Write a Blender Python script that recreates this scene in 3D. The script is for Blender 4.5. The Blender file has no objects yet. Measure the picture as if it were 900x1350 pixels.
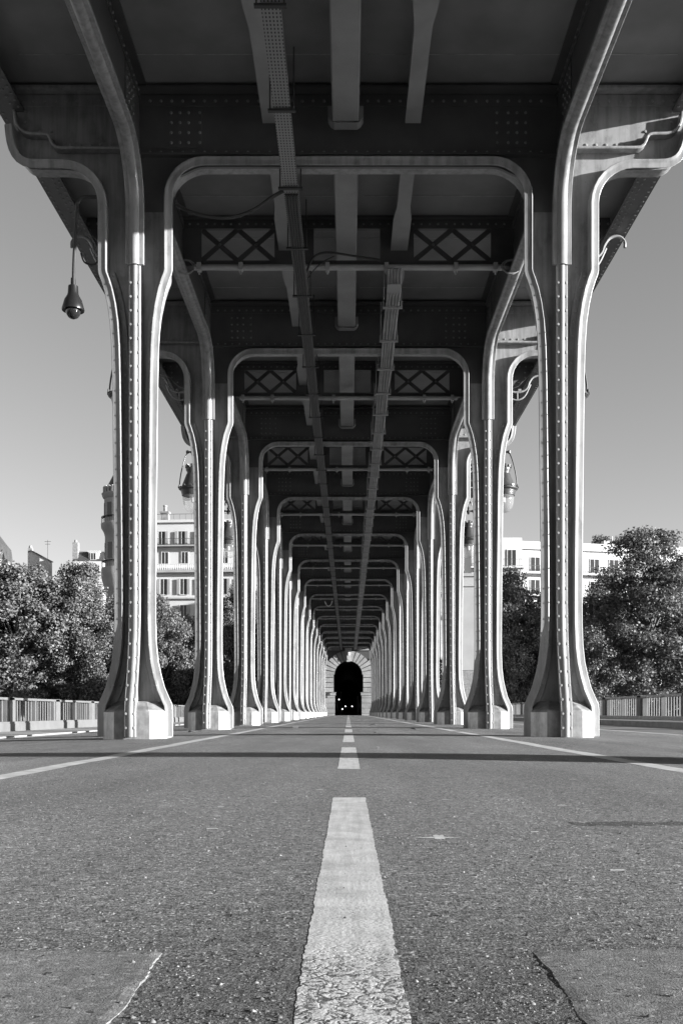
import bpy, math, random
import numpy as np
from mathutils import Vector, Matrix

R = math.radians
random.seed(7)
S = bpy.context.scene
COL = S.collection

# ------------------------------------------------------------------ helpers
RIV = 1
class MB:
    """collects polygons, then links them as ONE mesh object"""
    def __init__(s):
        s.v = []; s.f = []; s.m = []
    def add(s, vs, fs, m=0):
        b = len(s.v); s.v += [tuple(p) for p in vs]
        for f in fs:
            s.f.append(tuple(b + i for i in f)); s.m.append(m)
    def box(s, x0, x1, y0, y1, z0, z1, m=0):
        vs = [(x0,y0,z0),(x1,y0,z0),(x1,y1,z0),(x0,y1,z0),(x0,y0,z1),(x1,y0,z1),(x1,y1,z1),(x0,y1,z1)]
        s.add(vs, [(0,3,2,1),(4,5,6,7),(0,1,5,4),(1,2,6,5),(2,3,7,6),(3,0,4,7)], m)
    def obox(s, c, ax, ay, az, m=0):
        """oriented box: centre and three half axes"""
        c, ax, ay, az = Vector(c), Vector(ax), Vector(ay), Vector(az)
        vs = [c+i*ax+j*ay+k*az for k in (-1,1) for i, j in ((-1,-1),(1,-1),(1,1),(-1,1))]
        s.add(vs, [(0,3,2,1),(4,5,6,7),(0,1,5,4),(1,2,6,5),(2,3,7,6),(3,0,4,7)], m)
    def prism(s, poly, y0, y1, m=0, mp=None):
        """polygon in (a,b) extruded along d; mp maps (a,b,d) to a point"""
        mp = mp or (lambda a, b, d: (a, d, b))
        n = len(poly)
        vs = [mp(a, b, y0) for a, b in poly] + [mp(a, b, y1) for a, b in poly]
        s.add(vs, [tuple(range(n)), tuple(range(2*n-1, n-1, -1))] +
                  [(i, i+n, (i+1) % n + n, (i+1) % n) for i in range(n)], m)
    def sweep(s, path, prof, mp=None, m=0, caps=True):
        """closed profile (n,d) swept along a plane path; n = left of travel"""
        mp = mp or (lambda a, b, d: (a, d, b))
        P = [Vector((a, b)) for a, b in path]; N = len(P); k = len(prof)
        vs = []
        for i, p in enumerate(P):
            t0 = (p - P[i-1]).normalized() if i else None
            t1 = (P[i+1] - p).normalized() if i < N-1 else None
            t0 = t0 or t1; t1 = t1 or t0
            n0 = Vector((-t0.y, t0.x)); n1 = Vector((-t1.y, t1.x))
            nn = (n0 + n1).normalized(); nn = nn / max(.4, nn.dot(n0))
            for a, d in prof:
                q = p + nn*a; vs.append(mp(q.x, q.y, d))
        fs = []
        for i in range(N-1):
            for j in range(k):
                a = i*k+j; b = i*k+(j+1) % k
                fs.append((a, b, b+k, a+k))
        if caps:
            fs += [tuple(range(k-1, -1, -1)), tuple(range((N-1)*k, N*k))]
        s.add(vs, fs, m)
    def tube(s, pts, r, n=8, m=0):
        P = [Vector(p) for p in pts]
        rr = r if isinstance(r, (list, tuple)) else [r]*len(P)
        vs = []; up = None
        for i, p in enumerate(P):
            t = (P[min(i+1, len(P)-1)] - P[max(i-1, 0)]).normalized()
            if up is None:
                up = t.orthogonal().normalized()
            up = (up - t*up.dot(t)).normalized(); sd = t.cross(up)
            for j in range(n):
                a = 2*math.pi*j/n
                vs.append(p + (up*math.cos(a) + sd*math.sin(a))*rr[i])
        fs = []
        for i in range(len(P)-1):
            for j in range(n):
                a = i*n+j; b = i*n+(j+1) % n
                fs.append((a, b, b+n, a+n))
        fs += [tuple(range(n-1, -1, -1)), tuple(range((len(P)-1)*n, len(P)*n))]
        s.add(vs, fs, m)
    def lathe(s, prof, c=(0,0,0), n=20, m=0):
        vs = []; c = Vector(c)
        for r, z in prof:
            for j in range(n):
                a = 2*math.pi*j/n
                vs.append(c + Vector((r*math.cos(a), r*math.sin(a), z)))
        fs = []
        for i in range(len(prof)-1):
            for j in range(n):
                a = i*n+j; b = i*n+(j+1) % n
                fs.append((a, b, b+n, a+n))
        fs += [tuple(range(n-1, -1, -1)), tuple(range((len(prof)-1)*n, len(prof)*n))]
        s.add(vs, fs, m)
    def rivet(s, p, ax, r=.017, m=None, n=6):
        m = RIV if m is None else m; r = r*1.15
        p = Vector(p); ax = Vector(ax).normalized(); u = ax.orthogonal().normalized(); w = ax.cross(u)
        vs = []
        for rr, h in ((1, -.1), (.8, .5)):
            for j in range(n):
                a = 2*math.pi*j/n
                vs.append(p + (u*math.cos(a)+w*math.sin(a))*r*rr + ax*r*h)
        vs.append(p + ax*r*.75)
        fs = [(j, (j+1) % n, n+(j+1) % n, n+j) for j in range(n)] + [(n+j, n+(j+1) % n, 2*n) for j in range(n)]
        s.add(vs, fs, m)
    def build(s, name, mats, parent=None, loc=None, smooth=True, angle=32):
        me = bpy.data.meshes.new(name)
        me.from_pydata(s.v, [], s.f); me.update()
        mats = mats if isinstance(mats, (list, tuple)) else [mats, M['rivet_glint'] if mats in (M['girder'], M['beam']) else M['rivet']] if max(s.m) == RIV else [mats]
        for m in mats: me.materials.append(m)
        me.polygons.foreach_set('material_index', s.m)
        import bmesh
        bm = bmesh.new(); bm.from_mesh(me)
        bmesh.ops.recalc_face_normals(bm, faces=bm.faces); bm.to_mesh(me); bm.free()
        if smooth:
            me.polygons.foreach_set('use_smooth', [True]*len(me.polygons))
            me.set_sharp_from_angle(angle=R(angle))
        o = bpy.data.objects.new(name, me); COL.objects.link(o)
        if parent: o.parent = parent
        if loc: o.location = loc
        return o

def tag(o, label=None, cat=None, group=None, kind=None):
    if label: o['label'] = label
    if cat: o['category'] = cat
    if group: o['group'] = group
    if kind: o['kind'] = kind
    return o
def empty(name, loc=(0,0,0), rz=0):
    o = bpy.data.objects.new(name, None); COL.objects.link(o)
    o.location = loc; o.rotation_euler = (0,0,rz); o.empty_display_size = .2
    return o
def copy_tree(o, parent=None):
    c = o.copy(); COL.objects.link(c)
    if parent: c.parent = parent
    for ch in list(o.children): copy_tree(ch, c)
    return c
def smooth_path(pts, k=6):
    """catmull-rom through the points"""
    P = [Vector(p) for p in pts]; out = []
    for i in range(len(P)-1):
        p0 = P[max(i-1,0)]; p1 = P[i]; p2 = P[i+1]; p3 = P[min(i+2,len(P)-1)]
        for j in range(k):
            t = j/k
            out.append(.5*((2*p1)+(p2-p0)*t+(2*p0-5*p1+4*p2-p3)*t*t+(3*p1-p0-3*p2+p3)*t**3))
    out.append(P[-1]); return out
ORD = ['first','second','third','fourth','fifth','sixth','seventh','eighth','ninth','tenth','eleventh',
       'twelfth','thirteenth','fourteenth','fifteenth','sixteenth']

# ------------------------------------------------------------------ materials
def new_mat(name):
    m = bpy.data.materials.new(name); m.use_nodes = True
    nt = m.node_tree; b = nt.nodes['Principled BSDF']
    return m, nt, b
def N(nt, t, **kw):
    n = nt.nodes.new(t)
    for k, v in kw.items(): setattr(n, k, v)
    return n
def grey(v): return (v, v, v, 1)
def ramp(nt, fac, stops):
    r = N(nt, 'ShaderNodeValToRGB'); e = r.color_ramp.elements
    e[0].position, e[0].color = stops[0][0], grey(stops[0][1])
    e[1].position, e[1].color = stops[-1][0], grey(stops[-1][1])
    for p, c in stops[1:-1]:
        x = e.new(p); x.color = grey(c)
    nt.links.new(fac, r.inputs[0]); return r.outputs[0]
def math_n(nt, op, a, b=None, clamp=False):
    n = N(nt, 'ShaderNodeMath', operation=op); n.use_clamp = clamp
    for i, x in enumerate((a, b)):
        if x is None: continue
        if isinstance(x, (int, float)): n.inputs[i].default_value = x
        else: nt.links.new(x, n.inputs[i])
    return n.outputs[0]
def mix_c(nt, f, a, b, mode='MIX'):
    n = N(nt, 'ShaderNodeMix', data_type='RGBA', blend_type=mode)
    for i, x in ((0, f), (6, a), (7, b)):
        if isinstance(x, (int, float)): n.inputs[i].default_value = x if i == 0 else grey(x)
        else: nt.links.new(x, n.inputs[i])
    return n.outputs[2]
def noise(nt, vec, scale, detail=4, rough=.55):
    n = N(nt, 'ShaderNodeTexNoise'); n.inputs['Scale'].default_value = scale
    n.inputs['Detail'].default_value = detail; n.inputs['Roughness'].default_value = rough
    nt.links.new(vec, n.inputs['Vector']); return n.outputs['Fac']
def pos(nt, scale=None):
    g = N(nt, 'ShaderNodeNewGeometry')
    if scale is None: return g.outputs['Position']
    mp = N(nt, 'ShaderNodeMapping'); mp.inputs['Scale'].default_value = scale
    nt.links.new(g.outputs['Position'], mp.inputs['Vector']); return mp.outputs[0]
def bump(nt, b, h, strength=.4, dist=.01):
    n = N(nt, 'ShaderNodeBump'); n.inputs['Strength'].default_value = strength
    n.inputs['Distance'].default_value = dist
    nt.links.new(h, n.inputs['Height']); nt.links.new(n.outputs[0], b.inputs['Normal'])

def plain(name, v, rough=.6, var=.25, scale=3, bs=0, bd=.004, metal=0, spec=.5, streak=False, bscale=60):
    m, nt, b = new_mat(name)
    f = noise(nt, pos(nt), scale, 5)
    c = ramp(nt, f, [(.3, v*(1-var)), (.7, v*(1+var))])
    if streak:
        g = noise(nt, pos(nt, (14, 14, .9)), 1, 4)
        c = mix_c(nt, 1, c, ramp(nt, g, [(.36, .70), (.58, 1)]), 'MULTIPLY')
        st = noise(nt, pos(nt, (5, 5, 2.2)), 1, 6, .7)
        c = mix_c(nt, 1, c, ramp(nt, st, [(.30, .62), (.46, 1), (.60, 1.02), (.72, 1.22)]), 'MULTIPLY')
        ch = ramp(nt, noise(nt, pos(nt), 38, 4, .7), [(.655, 0), (.68, 1)])
        c = mix_c(nt, math_n(nt, 'MULTIPLY', ch, .55), c, v*.3)
    nt.links.new(c, b.inputs['Base Color'])
    b.inputs['Roughness'].default_value = rough; b.inputs['Metallic'].default_value = metal
    b.inputs['Specular IOR Level'].default_value = spec
    if bs: bump(nt, b, noise(nt, pos(nt), bscale, 3), bs, bd)
    return m

M = {}
M['steel']   = plain('steel_paint', .24, .36, .12, 4, .12, .003, streak=True, bscale=25)
M['beam'] = plain('shaded_beam_paint', .085, .38, .15, 3, .1, .003)  # darker copy of the steel paint, shade under the deck put into the colour
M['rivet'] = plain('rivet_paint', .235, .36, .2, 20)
M['rivet_glint'] = plain('rivet_glint_paint', .20, .36, .25, 20)  # lighter than the girders: glints on the rivet heads put into the colour
M['plinth']  = plain('scuffed_paint', .21, .55, .30, 9, .3, .004, streak=True)
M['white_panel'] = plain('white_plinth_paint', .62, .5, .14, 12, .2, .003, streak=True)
M['deck']    = plain('deck_paint', .20, .55, .22, 1.2, .1, .003)  # one grey for deck and vault, tone varying at random
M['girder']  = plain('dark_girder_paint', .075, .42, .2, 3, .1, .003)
M['stringer']= plain('stringer_paint', .225, .5, .15, 2.5, .1, .003)
M['seam']    = plain('bare_seam_metal', .3, .5, .3, 8)
M['light_pipe'] = plain('light_pipe_paint', .32, .4, .15, 5)
M['black']   = plain('black_rubber', .02, .5, .2, 5)
M['camera_black'] = plain('camera_housing_black', .012, .35, .2, 5, spec=.3)
M['iron']    = plain('dark_cast_iron', .035, .4, .25, 14, .2, .004)
M['cable']   = plain('pale_cable_sheath', .22, .5, .25, 4)
M['stone']   = plain('ashlar_stone', .20, .85, .28, .9, .5, .03, bscale=9)
M['stone_pale'] = plain('smooth_pale_stone', .26, .8, .10, .5, .15, .01, streak=False, bscale=6)
M['plaster'] = plain('pale_plaster', .47, .85, .08, .35, .1, .01)
M['plaster2']= plain('grey_limestone', .30, .85, .15, .5, .2, .02, bscale=4)
M['zinc']    = plain('zinc_roof', .05, .5, .2, .6)
M['brick']   = plain('chimney_brick', .20, .9, .3, 3)
M['shutter'] = plain('grey_shutter_paint', .26, .6, .1, 2)
M['railing'] = plain('dark_railing_paint', .04, .5, .2, 2)
M['parapet'] = plain('parapet_paint', .115, .55, .14, 2, .1, .004)
M['parapet_pale'] = plain('pale_parapet_paint', .24, .55, .14, 2)
M['parapet_dark'] = plain('dark_parapet_paint', .09, .55, .2, 2)
M['kerb']    = plain('kerb_granite', .34, .8, .2, 6, .2, .006)
M['footway'] = plain('footway_asphalt', .22, .9, .2, 4, .3, .004)
M['bark']    = plain('mottled_bark', .12, .9, .4, 2.2, .4, .03, bscale=8)
M['earth']   = plain('quay_ground', .12, .95, .2, .2)
M['van']     = plain('van_paint', .12, .3, .1, 1)
M['tyre']    = plain('tyre_rubber', .02, .8, .1, 4)

def glass_mat(name, v, rough):
    m, nt, b = new_mat(name)
    b.inputs['Base Color'].default_value = grey(v); b.inputs['Roughness'].default_value = rough
    return m
M['pane'] = glass_mat('window_glass', .03, .08)
m, nt, b = new_mat('lantern_glass')
b.inputs['Base Color'].default_value = grey(.55); b.inputs['Roughness'].default_value = .06
tr = N(nt, 'ShaderNodeBsdfTransparent'); tr.inputs[0].default_value = grey(.86)
mx = N(nt, 'ShaderNodeMixShader'); mx.inputs[0].default_value = .17
nt.links.new(tr.outputs[0], mx.inputs[1]); nt.links.new(b.outputs[0], mx.inputs[2])
nt.links.new(mx.outputs[0], nt.nodes['Material Output'].inputs[0])
M['lantern_glass'] = m
M['dome_glass'] = glass_mat('camera_dome', .015, .05)
m, nt, b = new_mat('lamp_glow')
b.inputs['Emission Color'].default_value = grey(1); b.inputs['Emission Strength'].default_value = 1.2
M['glow'] = m

# leaves
def leaf_mat(name, v):
    m, nt, b = new_mat(name)
    oi = N(nt, 'ShaderNodeNewGeometry')
    c = ramp(nt, oi.outputs['Random Per Island'], [(0, v*.55), (.6, v), (1, v*1.6)])
    nt.links.new(c, b.inputs['Base Color']); b.inputs['Roughness'].default_value = .62; b.inputs['Specular IOR Level'].default_value = .3
    t = N(nt, 'ShaderNodeBsdfTranslucent'); nt.links.new(c, t.inputs[0])
    mx = N(nt, 'ShaderNodeMixShader'); mx.inputs[0].default_value = .22
    nt.links.new(b.outputs[0], mx.inputs[1]); nt.links.new(t.outputs[0], mx.inputs[2])
    nt.links.new(mx.outputs[0], nt.nodes['Material Output'].inputs[0]); return m
M['leaf'] = leaf_mat('plane_tree_leaf', .13)
M['leaf2'] = leaf_mat('plane_tree_leaf_dark', .12)

# perforated cable tray
m, nt, b = new_mat('perforated_tray')
sx = N(nt, 'ShaderNodeSeparateXYZ'); nt.links.new(pos(nt), sx.inputs[0])
fx = math_n(nt, 'FRACT', math_n(nt, 'MULTIPLY', sx.outputs[0], 1/.032))
fy = math_n(nt, 'FRACT', math_n(nt, 'MULTIPLY', sx.outputs[1], 1/.05))
hx = math_n(nt, 'LESS_THAN', math_n(nt, 'ABSOLUTE', math_n(nt, 'SUBTRACT', fx, .5)), .22)
hy = math_n(nt, 'LESS_THAN', math_n(nt, 'ABSOLUTE', math_n(nt, 'SUBTRACT', fy, .5)), .26)
hole = math_n(nt, 'MULTIPLY', hx, hy)
nt.links.new(mix_c(nt, hole, .20, .008), b.inputs['Base Color']); b.inputs['Roughness'].default_value = .5
M['tray'] = m

# asphalt of the path
def asphalt(name, v, rough_bump, coarse=1.0):
    m, nt, b = new_mat(name)
    P = pos(nt)
    sx = N(nt, 'ShaderNodeSeparateXYZ'); nt.links.new(P, sx.inputs[0])
    def vor(scale, out='Distance'):
        n = N(nt, 'ShaderNodeTexVoronoi'); n.inputs['Scale'].default_value = scale
        nt.links.new(P, n.inputs['Vector']); return n
    vo = vor(215); vo2 = vor(70); vo3 = vor(95)
    fine = noise(nt, P, 500, 3, .6); mid = noise(nt, P, 30, 5, .65); big = noise(nt, pos(nt, (1, .3, 1)), 1.3, 6, .62)
    wheel = noise(nt, pos(nt, (3.2, .12, 1)), 1.0, 4, .6)
    sep = N(nt, 'ShaderNodeSeparateColor'); nt.links.new(vo.outputs['Color'], sep.inputs[0])
    sep3 = N(nt, 'ShaderNodeSeparateColor'); nt.links.new(vo3.outputs['Color'], sep3.inputs[0])
    c = ramp(nt, big, [(.28, v*.72), (.5, v), (.72, v*1.25)])
    c = mix_c(nt, 1, c, ramp(nt, noise(nt, pos(nt, (1.6, .8, 1)), 1.7, 5, .6), [(.60, 1), (.70, .74)]), 'MULTIPLY')
    c = mix_c(nt, 1, c, ramp(nt, wheel, [(.3, .86), (.7, 1.12)]), 'MULTIPLY')
    c = mix_c(nt, 1, c, ramp(nt, mid, [(.3, .74), (.62, 1.12)]), 'MULTIPLY')
    g = ramp(nt, sep.outputs[0], [(0, .32), (.42, .9), (.82, 1.18), (.94, 1.5), (1, 2.9)])
    c = mix_c(nt, coarse, c, mix_c(nt, 1, c, g, 'MULTIPLY'))
    c = mix_c(nt, 1, c, ramp(nt, fine, [(.3, .72), (.7, 1.2)]), 'MULTIPLY')
    # the strip beside the centre line, nearest the viewer, is older and darker
    old = math_n(nt, 'MULTIPLY', math_n(nt, 'MULTIPLY', math_n(nt, 'SUBTRACT', 1.75, math_n(nt, 'ADD', sx.outputs[1], math_n(nt, 'MULTIPLY', mid, .5))), 1.7, True), .50)
    if coarse == 1.0: c = mix_c(nt, old, c, v*.30)
    # pits where stones have come out
    pit = math_n(nt, 'MULTIPLY', ramp(nt, vo2.outputs['Distance'], [(0, 1), (.30, 1), (.42, 0)]),
                 math_n(nt, 'GREATER_THAN', sep3.outputs[1], .86 if coarse == 1.0 else .96))
    c = mix_c(nt, math_n(nt, 'MULTIPLY', pit, .75), c, v*.2)
    nt.links.new(c, b.inputs['Base Color'])
    b.inputs['Roughness'].default_value = .85; b.inputs['Specular IOR Level'].default_value = .25
    h = math_n(nt, 'MULTIPLY', sep.outputs[1], .9*coarse)
    h = math_n(nt, 'ADD', h, math_n(nt, 'MULTIPLY', math_n(nt, 'SUBTRACT', 1, vo.outputs['Distance']), .7*coarse))
    h = math_n(nt, 'ADD', h, math_n(nt, 'MULTIPLY', fine, .9))
    h = math_n(nt, 'ADD', h, math_n(nt, 'MULTIPLY', mid, .8))
    h = math_n(nt, 'SUBTRACT', h, math_n(nt, 'MULTIPLY', pit, 1.6))
    bump(nt, b, h, rough_bump, .003)
    return m
M['asphalt'] = asphalt('path_asphalt', .165, .5)
M['asphalt_smooth'] = asphalt('patch_asphalt', .165, .4, .45)
M['road'] = plain('road_asphalt', .18, .9, .25, 1.5, .3, .004)
m, nt, b = new_mat('repair_rough'); M['repair'] = asphalt('rough_repair_asphalt', .075, .9)

# worn white paint
m, nt, b = new_mat('road_paint')
P = pos(nt); sx = N(nt, 'ShaderNodeSeparateXYZ'); nt.links.new(P, sx.inputs[0])
wv = N(nt, 'ShaderNodeTexNoise'); wv.inputs['Scale'].default_value = 55; wv.inputs['Detail'].default_value = 4; nt.links.new(P, wv.inputs['Vector'])
vv = N(nt, 'ShaderNodeVectorMath', operation='MULTIPLY_ADD'); nt.links.new(wv.outputs['Color'], vv.inputs[0])
vv.inputs[1].default_value = (.03,.03,.03); nt.links.new(P, vv.inputs[2])
ve = N(nt, 'ShaderNodeTexVoronoi', feature='DISTANCE_TO_EDGE'); ve.inputs['Scale'].default_value = 62
nt.links.new(vv.outputs[0], ve.inputs['Vector'])
near = math_n(nt, 'MULTIPLY', math_n(nt, 'SUBTRACT', 1.27, math_n(nt, 'ADD', sx.outputs[1], math_n(nt, 'MULTIPLY', noise(nt, P, 9, 4), .18))), 7, True)
gate = ramp(nt, noise(nt, P, 30, 4, .7), [(.42, 0), (.56, 1)])
crack = math_n(nt, 'MULTIPLY', math_n(nt, 'MULTIPLY', ramp(nt, ve.outputs['Distance'], [(.03, 1), (.16, 0)]), gate), near)
chip = math_n(nt, 'MULTIPLY', ramp(nt, noise(nt, P, 95, 5, .7), [(.52, 0), (.56, 1)]), near)
chip = math_n(nt, 'MULTIPLY', chip, ramp(nt, noise(nt, P, 22, 3), [(.40, 0), (.52, 1)]))
chip2 = ramp(nt, noise(nt, P, 130, 5, .75), [(.64, 0), (.70, .85)])
hole = math_n(nt, 'MAXIMUM', math_n(nt, 'MAXIMUM', crack, chip), chip2)
c = mix_c(nt, 1, ramp(nt, noise(nt, P, 11, 6, .7), [(.3, .34), (.62, .56)]), ramp(nt, noise(nt, P, 260, 3), [(.3, .80), (.7, 1.08)]), 'MULTIPLY')
c = mix_c(nt, 1, c, ramp(nt, noise(nt, pos(nt, (60, 3, 1)), 1, 3), [(.3, .82), (.6, 1.03)]), 'MULTIPLY')
nt.links.new(mix_c(nt, hole, c, .075), b.inputs['Base Color']); b.inputs['Roughness'].default_value = .75
bump(nt, b, math_n(nt, 'SUBTRACT', math_n(nt, 'MULTIPLY', noise(nt, P, 170, 4), .7), hole), .5, .0025)
M['paint'] = m
M['paint_worn'] = plain('worn_line_paint', .40, .8, .3, 9, .3, .003)

# water
m, nt, b = new_mat('river_water'); b.inputs['Base Color'].default_value = grey(.03); b.inputs['Roughness'].default_value = .12
bump(nt, b, noise(nt, pos(nt), .8, 4), .4, .2); M['water'] = m

# ------------------------------------------------------------------ viaduct dimensions (metres)
CX = 2.425           # column axis
Y0 = 11.56; BAY = 6.0; K0, K1 = -3, 14
YEND = 97.2
HW = [(0,.43),(.30,.43),(.37,.422),(.45,.385),(.56,.338),(.70,.300),(.85,.268),(1.04,.247),(1.3,.238),(1.6,.237),
      (2.3,.242),(3.2,.252),(4.06,.262),(4.45,.272),(4.72,.290),(4.92,.318),(5.08,.353),(5.19,.388),(5.26,.415),(5.31,.425)]
def arc(cx, cz, r, a0, a1, n=8):
    return [(cx+r*math.cos(R(a0+(a1-a0)*i/n)), cz+r*math.sin(R(a0+(a1-a0)*i/n))) for i in range(n+1)]
# moulded flange profile: flat outer plate, then a raised bead whose slope looks outwards
FL = [(.074,-.135),(.006,-.152),(0,-.158),(0,-.162),(.005,-.166),(.054,-.167),(.062,-.170),(.080,-.179),(.088,-.181),(.094,-.178),(.097,-.170),
      (.097,.17),(.090,.18),(.078,.18),(.070,.17)]
FLneg = [(-n, d) for n, d in FL]

col_in  = [(w, z) for z, w in HW]
inner_left = [(-CX+w, z) for w, z in col_in] + arc(-CX+.425+.36, 6.15, .36, 180, 90)
inner_path = inner_left + [(-x, z) for x, z in reversed(inner_left)]
tipcurve = [(-3.52,6.475),(-3.62,6.480),(-3.705,6.502),(-3.775,6.545),(-3.830,6.61),(-3.868,6.69),(-3.892,6.78),(-3.905,6.87),(-3.915,6.97)]
outer_left = [(-CX-w, z) for w, z in col_in] + arc(-CX-.425-.40, 6.075, .40, 0, 90) + tipcurve
upper_left = [(-CX-.12,6.745),(-3.27,6.745),(-3.33,6.752),(-3.365,6.778),(-3.385,6.82),(-3.40,6.865),(-3.43,6.895),(-3.48,6.905),(-3.63,6.908),
              (-3.69,6.92),(-3.74,6.955),(-3.775,7.01),(-3.79,7.08),(-3.795,7.14)]
mir = lambda p: [(-x, z) for x, z in p]

RIBUP = [(.008,-.105),(0,-.100),(0,-.055),(-.009,-.050),(-.020,-.034),(-.027,-.016),(-.029,0),(-.027,.016),(-.020,.034),(-.009,.050),(0,.055),(0,.100),(.008,.105),(.04,.105),(.04,-.105)]
def build_portal():
    root = empty('portal_frame')
    # continuous inner moulding
    a = MB(); a.sweep(inner_path, FL)
    a.build('arch_flange', M['steel'], root)
    for sg in (-1, 1):
        o = MB()
        if sg < 0: o.sweep(outer_left, FLneg)
        else: o.sweep(mir(outer_left), FL)
        o.build('outer_flange', M['steel'], root)
    # columns
    for sg in (-1, 1):
        c = sg*CX
        w = MB()
        zs = [(z, wd-.06) for z, wd in HW] + [(5.6,.365),(6.04,.365)]
        zs = [(z, x) for z, x in zs if z >= .2]
        poly = [(c+x, z) for z, x in zs] + [(c-x, z) for z, x in reversed(zs)]
        w.prism(poly, -.022, .022)
        # angle strips riveted beside the flanges
        for s2 in (-1, 1):
            pth = [(c+s2*wd, z) for z, wd in HW if .44 < z]
            pr = [(.09,-.045),(.165,-.045),(.172,-.038),(.172,.038),(.165,.045),(.09,.045)]
            if s2 < 0: pr = [(-n, d) for n, d in pr]
            w.sweep(pth, pr)
            sp = smooth_path([(x, z, 0) for x, z in pth], 6)
            acc = 0
            for i in range(1, len(sp)):
                acc += (sp[i]-sp[i-1]).length
                if acc > .13:
                    acc = 0; x = sp[i].x - s2*.13
                    for d in (-1, 1): w.rivet((x, d*.045, sp[i].y), (0, d, 0), .016)
            # rivets on the bead of the lower flange
            acc = 0
            for i in range(1, len(sp)):
                acc += (sp[i]-sp[i-1]).length
                if acc > .13 and sp[i].y < 5.25:
                    acc = 0; w.rivet((sp[i].x - s2*.088, -.180, sp[i].y), (0,-1,0), .009)
        # weld seams across the head of the column
        w.box(c-.32, c+.32, -.0245, .0245, 5.285, 5.30)
        w.box(c-.34, c+.34, -.0245, .0245, 6.0, 6.012)
        web = w.build('column', M['steel'], root)
        rb = MB()
        for s2 in (-1, 1):
            mp = lambda a_, b_, d_, s2=s2: (c+d_, s2*a_, b_)
            low = [(.44,0),(.44,.29),(.425,.36),(.395,.46),(.345,.60),(.305,.75),(.255,.95),(.218,1.2),(.196,1.5),(.190,3.2),(.190,5.36)]
            pl = [(-.052,-.0),(-.030,-.026),(.030,-.026),(.052,0)]
            prof = [(.004,-.064),(0,-.060),(0,-.030),(-.007,-.026),(-.014,-.014),(-.017,0),(-.014,.014),(-.007,.026),(0,.030),(0,.060),(.004,.064),(.045,.064),(.045,-.064)]
            rb.sweep(low, prof, mp)
            up = [(.202,5.36),(.202,6.0)] + [(.202+.62-.62*math.cos(R(t)), 6.0+.62*math.sin(R(t))) for t in range(9, 91, 9)]
            prof2 = RIBUP
            rb.sweep(up, prof2, mp)
            # web plate and side angles
            wp = [(.02, z) for z in (0.0, 6.0)]
            plate = [(y+.0, z) for y, z in low] + up[1:]
            rb.prism([(y-.03, z) for y, z in plate] + [(.62,6.75),(.022,6.75),(.022,0)], -.022, .022, mp=mp)
            rb.prism([(y-.03, z) for y, z in low if z >= .33] + [(y-.125, z) for y, z in reversed(low) if z >= .33], -.042, .042, mp=mp)
            z = .10
            lowi = lambda zz: float(np.interp(zz, [q[1] for q in low], [q[0] for q in low]))
            while z < 5.3:
                y = lowi(z)
                for d in (-1, 1): rb.rivet((c+d*.045, s2*y, z), (0, s2, 0), .016)
                for d in (-1, 1):
                    if z > .36: rb.rivet((c+d*.042, s2*(y-.085), z+.07), (d, 0, 0), .016)
                z += .158
        rb.build('rib', M['steel'], web)
        # plinth
        p = MB()
        pts = [(.2,-.345),(.365,-.165),(.365,.165),(.2,.345),(-.2,.345),(-.365,.165),(-.365,-.165),(-.2,-.345)]
        n = 8
        vs = [(c+x, y, -.25) for x, y in pts] + [(c+x, y, .275) for x, y in pts] + [(c+x*.93, y*.96, .30) for x, y in pts] + \
             [(c+x*.62, y*.34, .40) for x, y in pts]
        for j in range(n):
            k = (j+1) % n
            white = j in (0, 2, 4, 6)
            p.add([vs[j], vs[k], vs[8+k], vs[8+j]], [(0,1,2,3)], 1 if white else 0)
            p.add([vs[8+j], vs[8+k], vs[16+k], vs[16+j]], [(0,1,2,3)], 0)
            p.add([vs[16+j], vs[16+k], vs[24+k], vs[24+j]], [(0,1,2,3)], 0)
        p.add(vs[24:], [tuple(range(8))], 0)
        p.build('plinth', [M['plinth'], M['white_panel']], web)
    # brackets
    for sg in (-1, 1):
        b_ = MB()
        ins = [(-CX-.365,6.04)]
        o2 = arc(-CX-.425-.40, 6.075, .455, 0, 90) + [(-3.52,6.53),(-3.66,6.54),(-3.745,6.59),(-3.80,6.67),(-3.835,6.78),(-3.85,6.9),(-3.86,7.02)]
        poly = ins + o2 + [(-3.86,7.40),(-CX-.02,7.40),(-CX-.02,6.04)]
        up = list(upper_left)
        if sg > 0: poly = mir(poly); up = mir(up)
        b_.prism(poly, -.02, .02)
        pr = [(0,-.13),(.008,-.138),(.024,-.138),(.032,-.13),(.032,.13),(0,.13)]
        b_.sweep(up, pr if sg < 0 else [(-n, d) for n, d in pr])
        x = -2.62
        while x > -3.30:
            for d in (-1, 1): b_.rivet((sg*-x if sg > 0 else x, d*.034, 6.70+.11), (0, d, 0), .016)
            x -= .115
        b_.box(min(sg*2.50, sg*3.28), max(sg*2.50, sg*3.28), -.034, .034, 6.757, 6.84)
        for q in ((3.42,6.97),(3.55,6.97),(3.68,6.98),(3.72,7.08),(3.72,7.20)):
            b_.rivet((sg*q[0], -.022, q[1]), (0,-1,0), .016)
        # angle under the deck
        b_.box(min(sg*2.45, sg*3.85), max(sg*2.45, sg*3.85), -.034, .034, 7.26, 7.385)
        b_.box(min(sg*2.45, sg*3.85), max(sg*2.45, sg*3.85), -.15, .15, 7.40, 7.43)
        x = 2.62
        while x < 3.84:
            for d in (-1, 1): b_.rivet((sg*x, d*.034, 7.315), (0, d, 0), .017)
            x += .125
        b_.build('bracket', M['steel'], root)
    # cross beam
    cb = MB()
    arcp = [(x, z+.05) for x, z in arc(-CX+.425+.36, 6.15, .36, 180, 90)]
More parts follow.
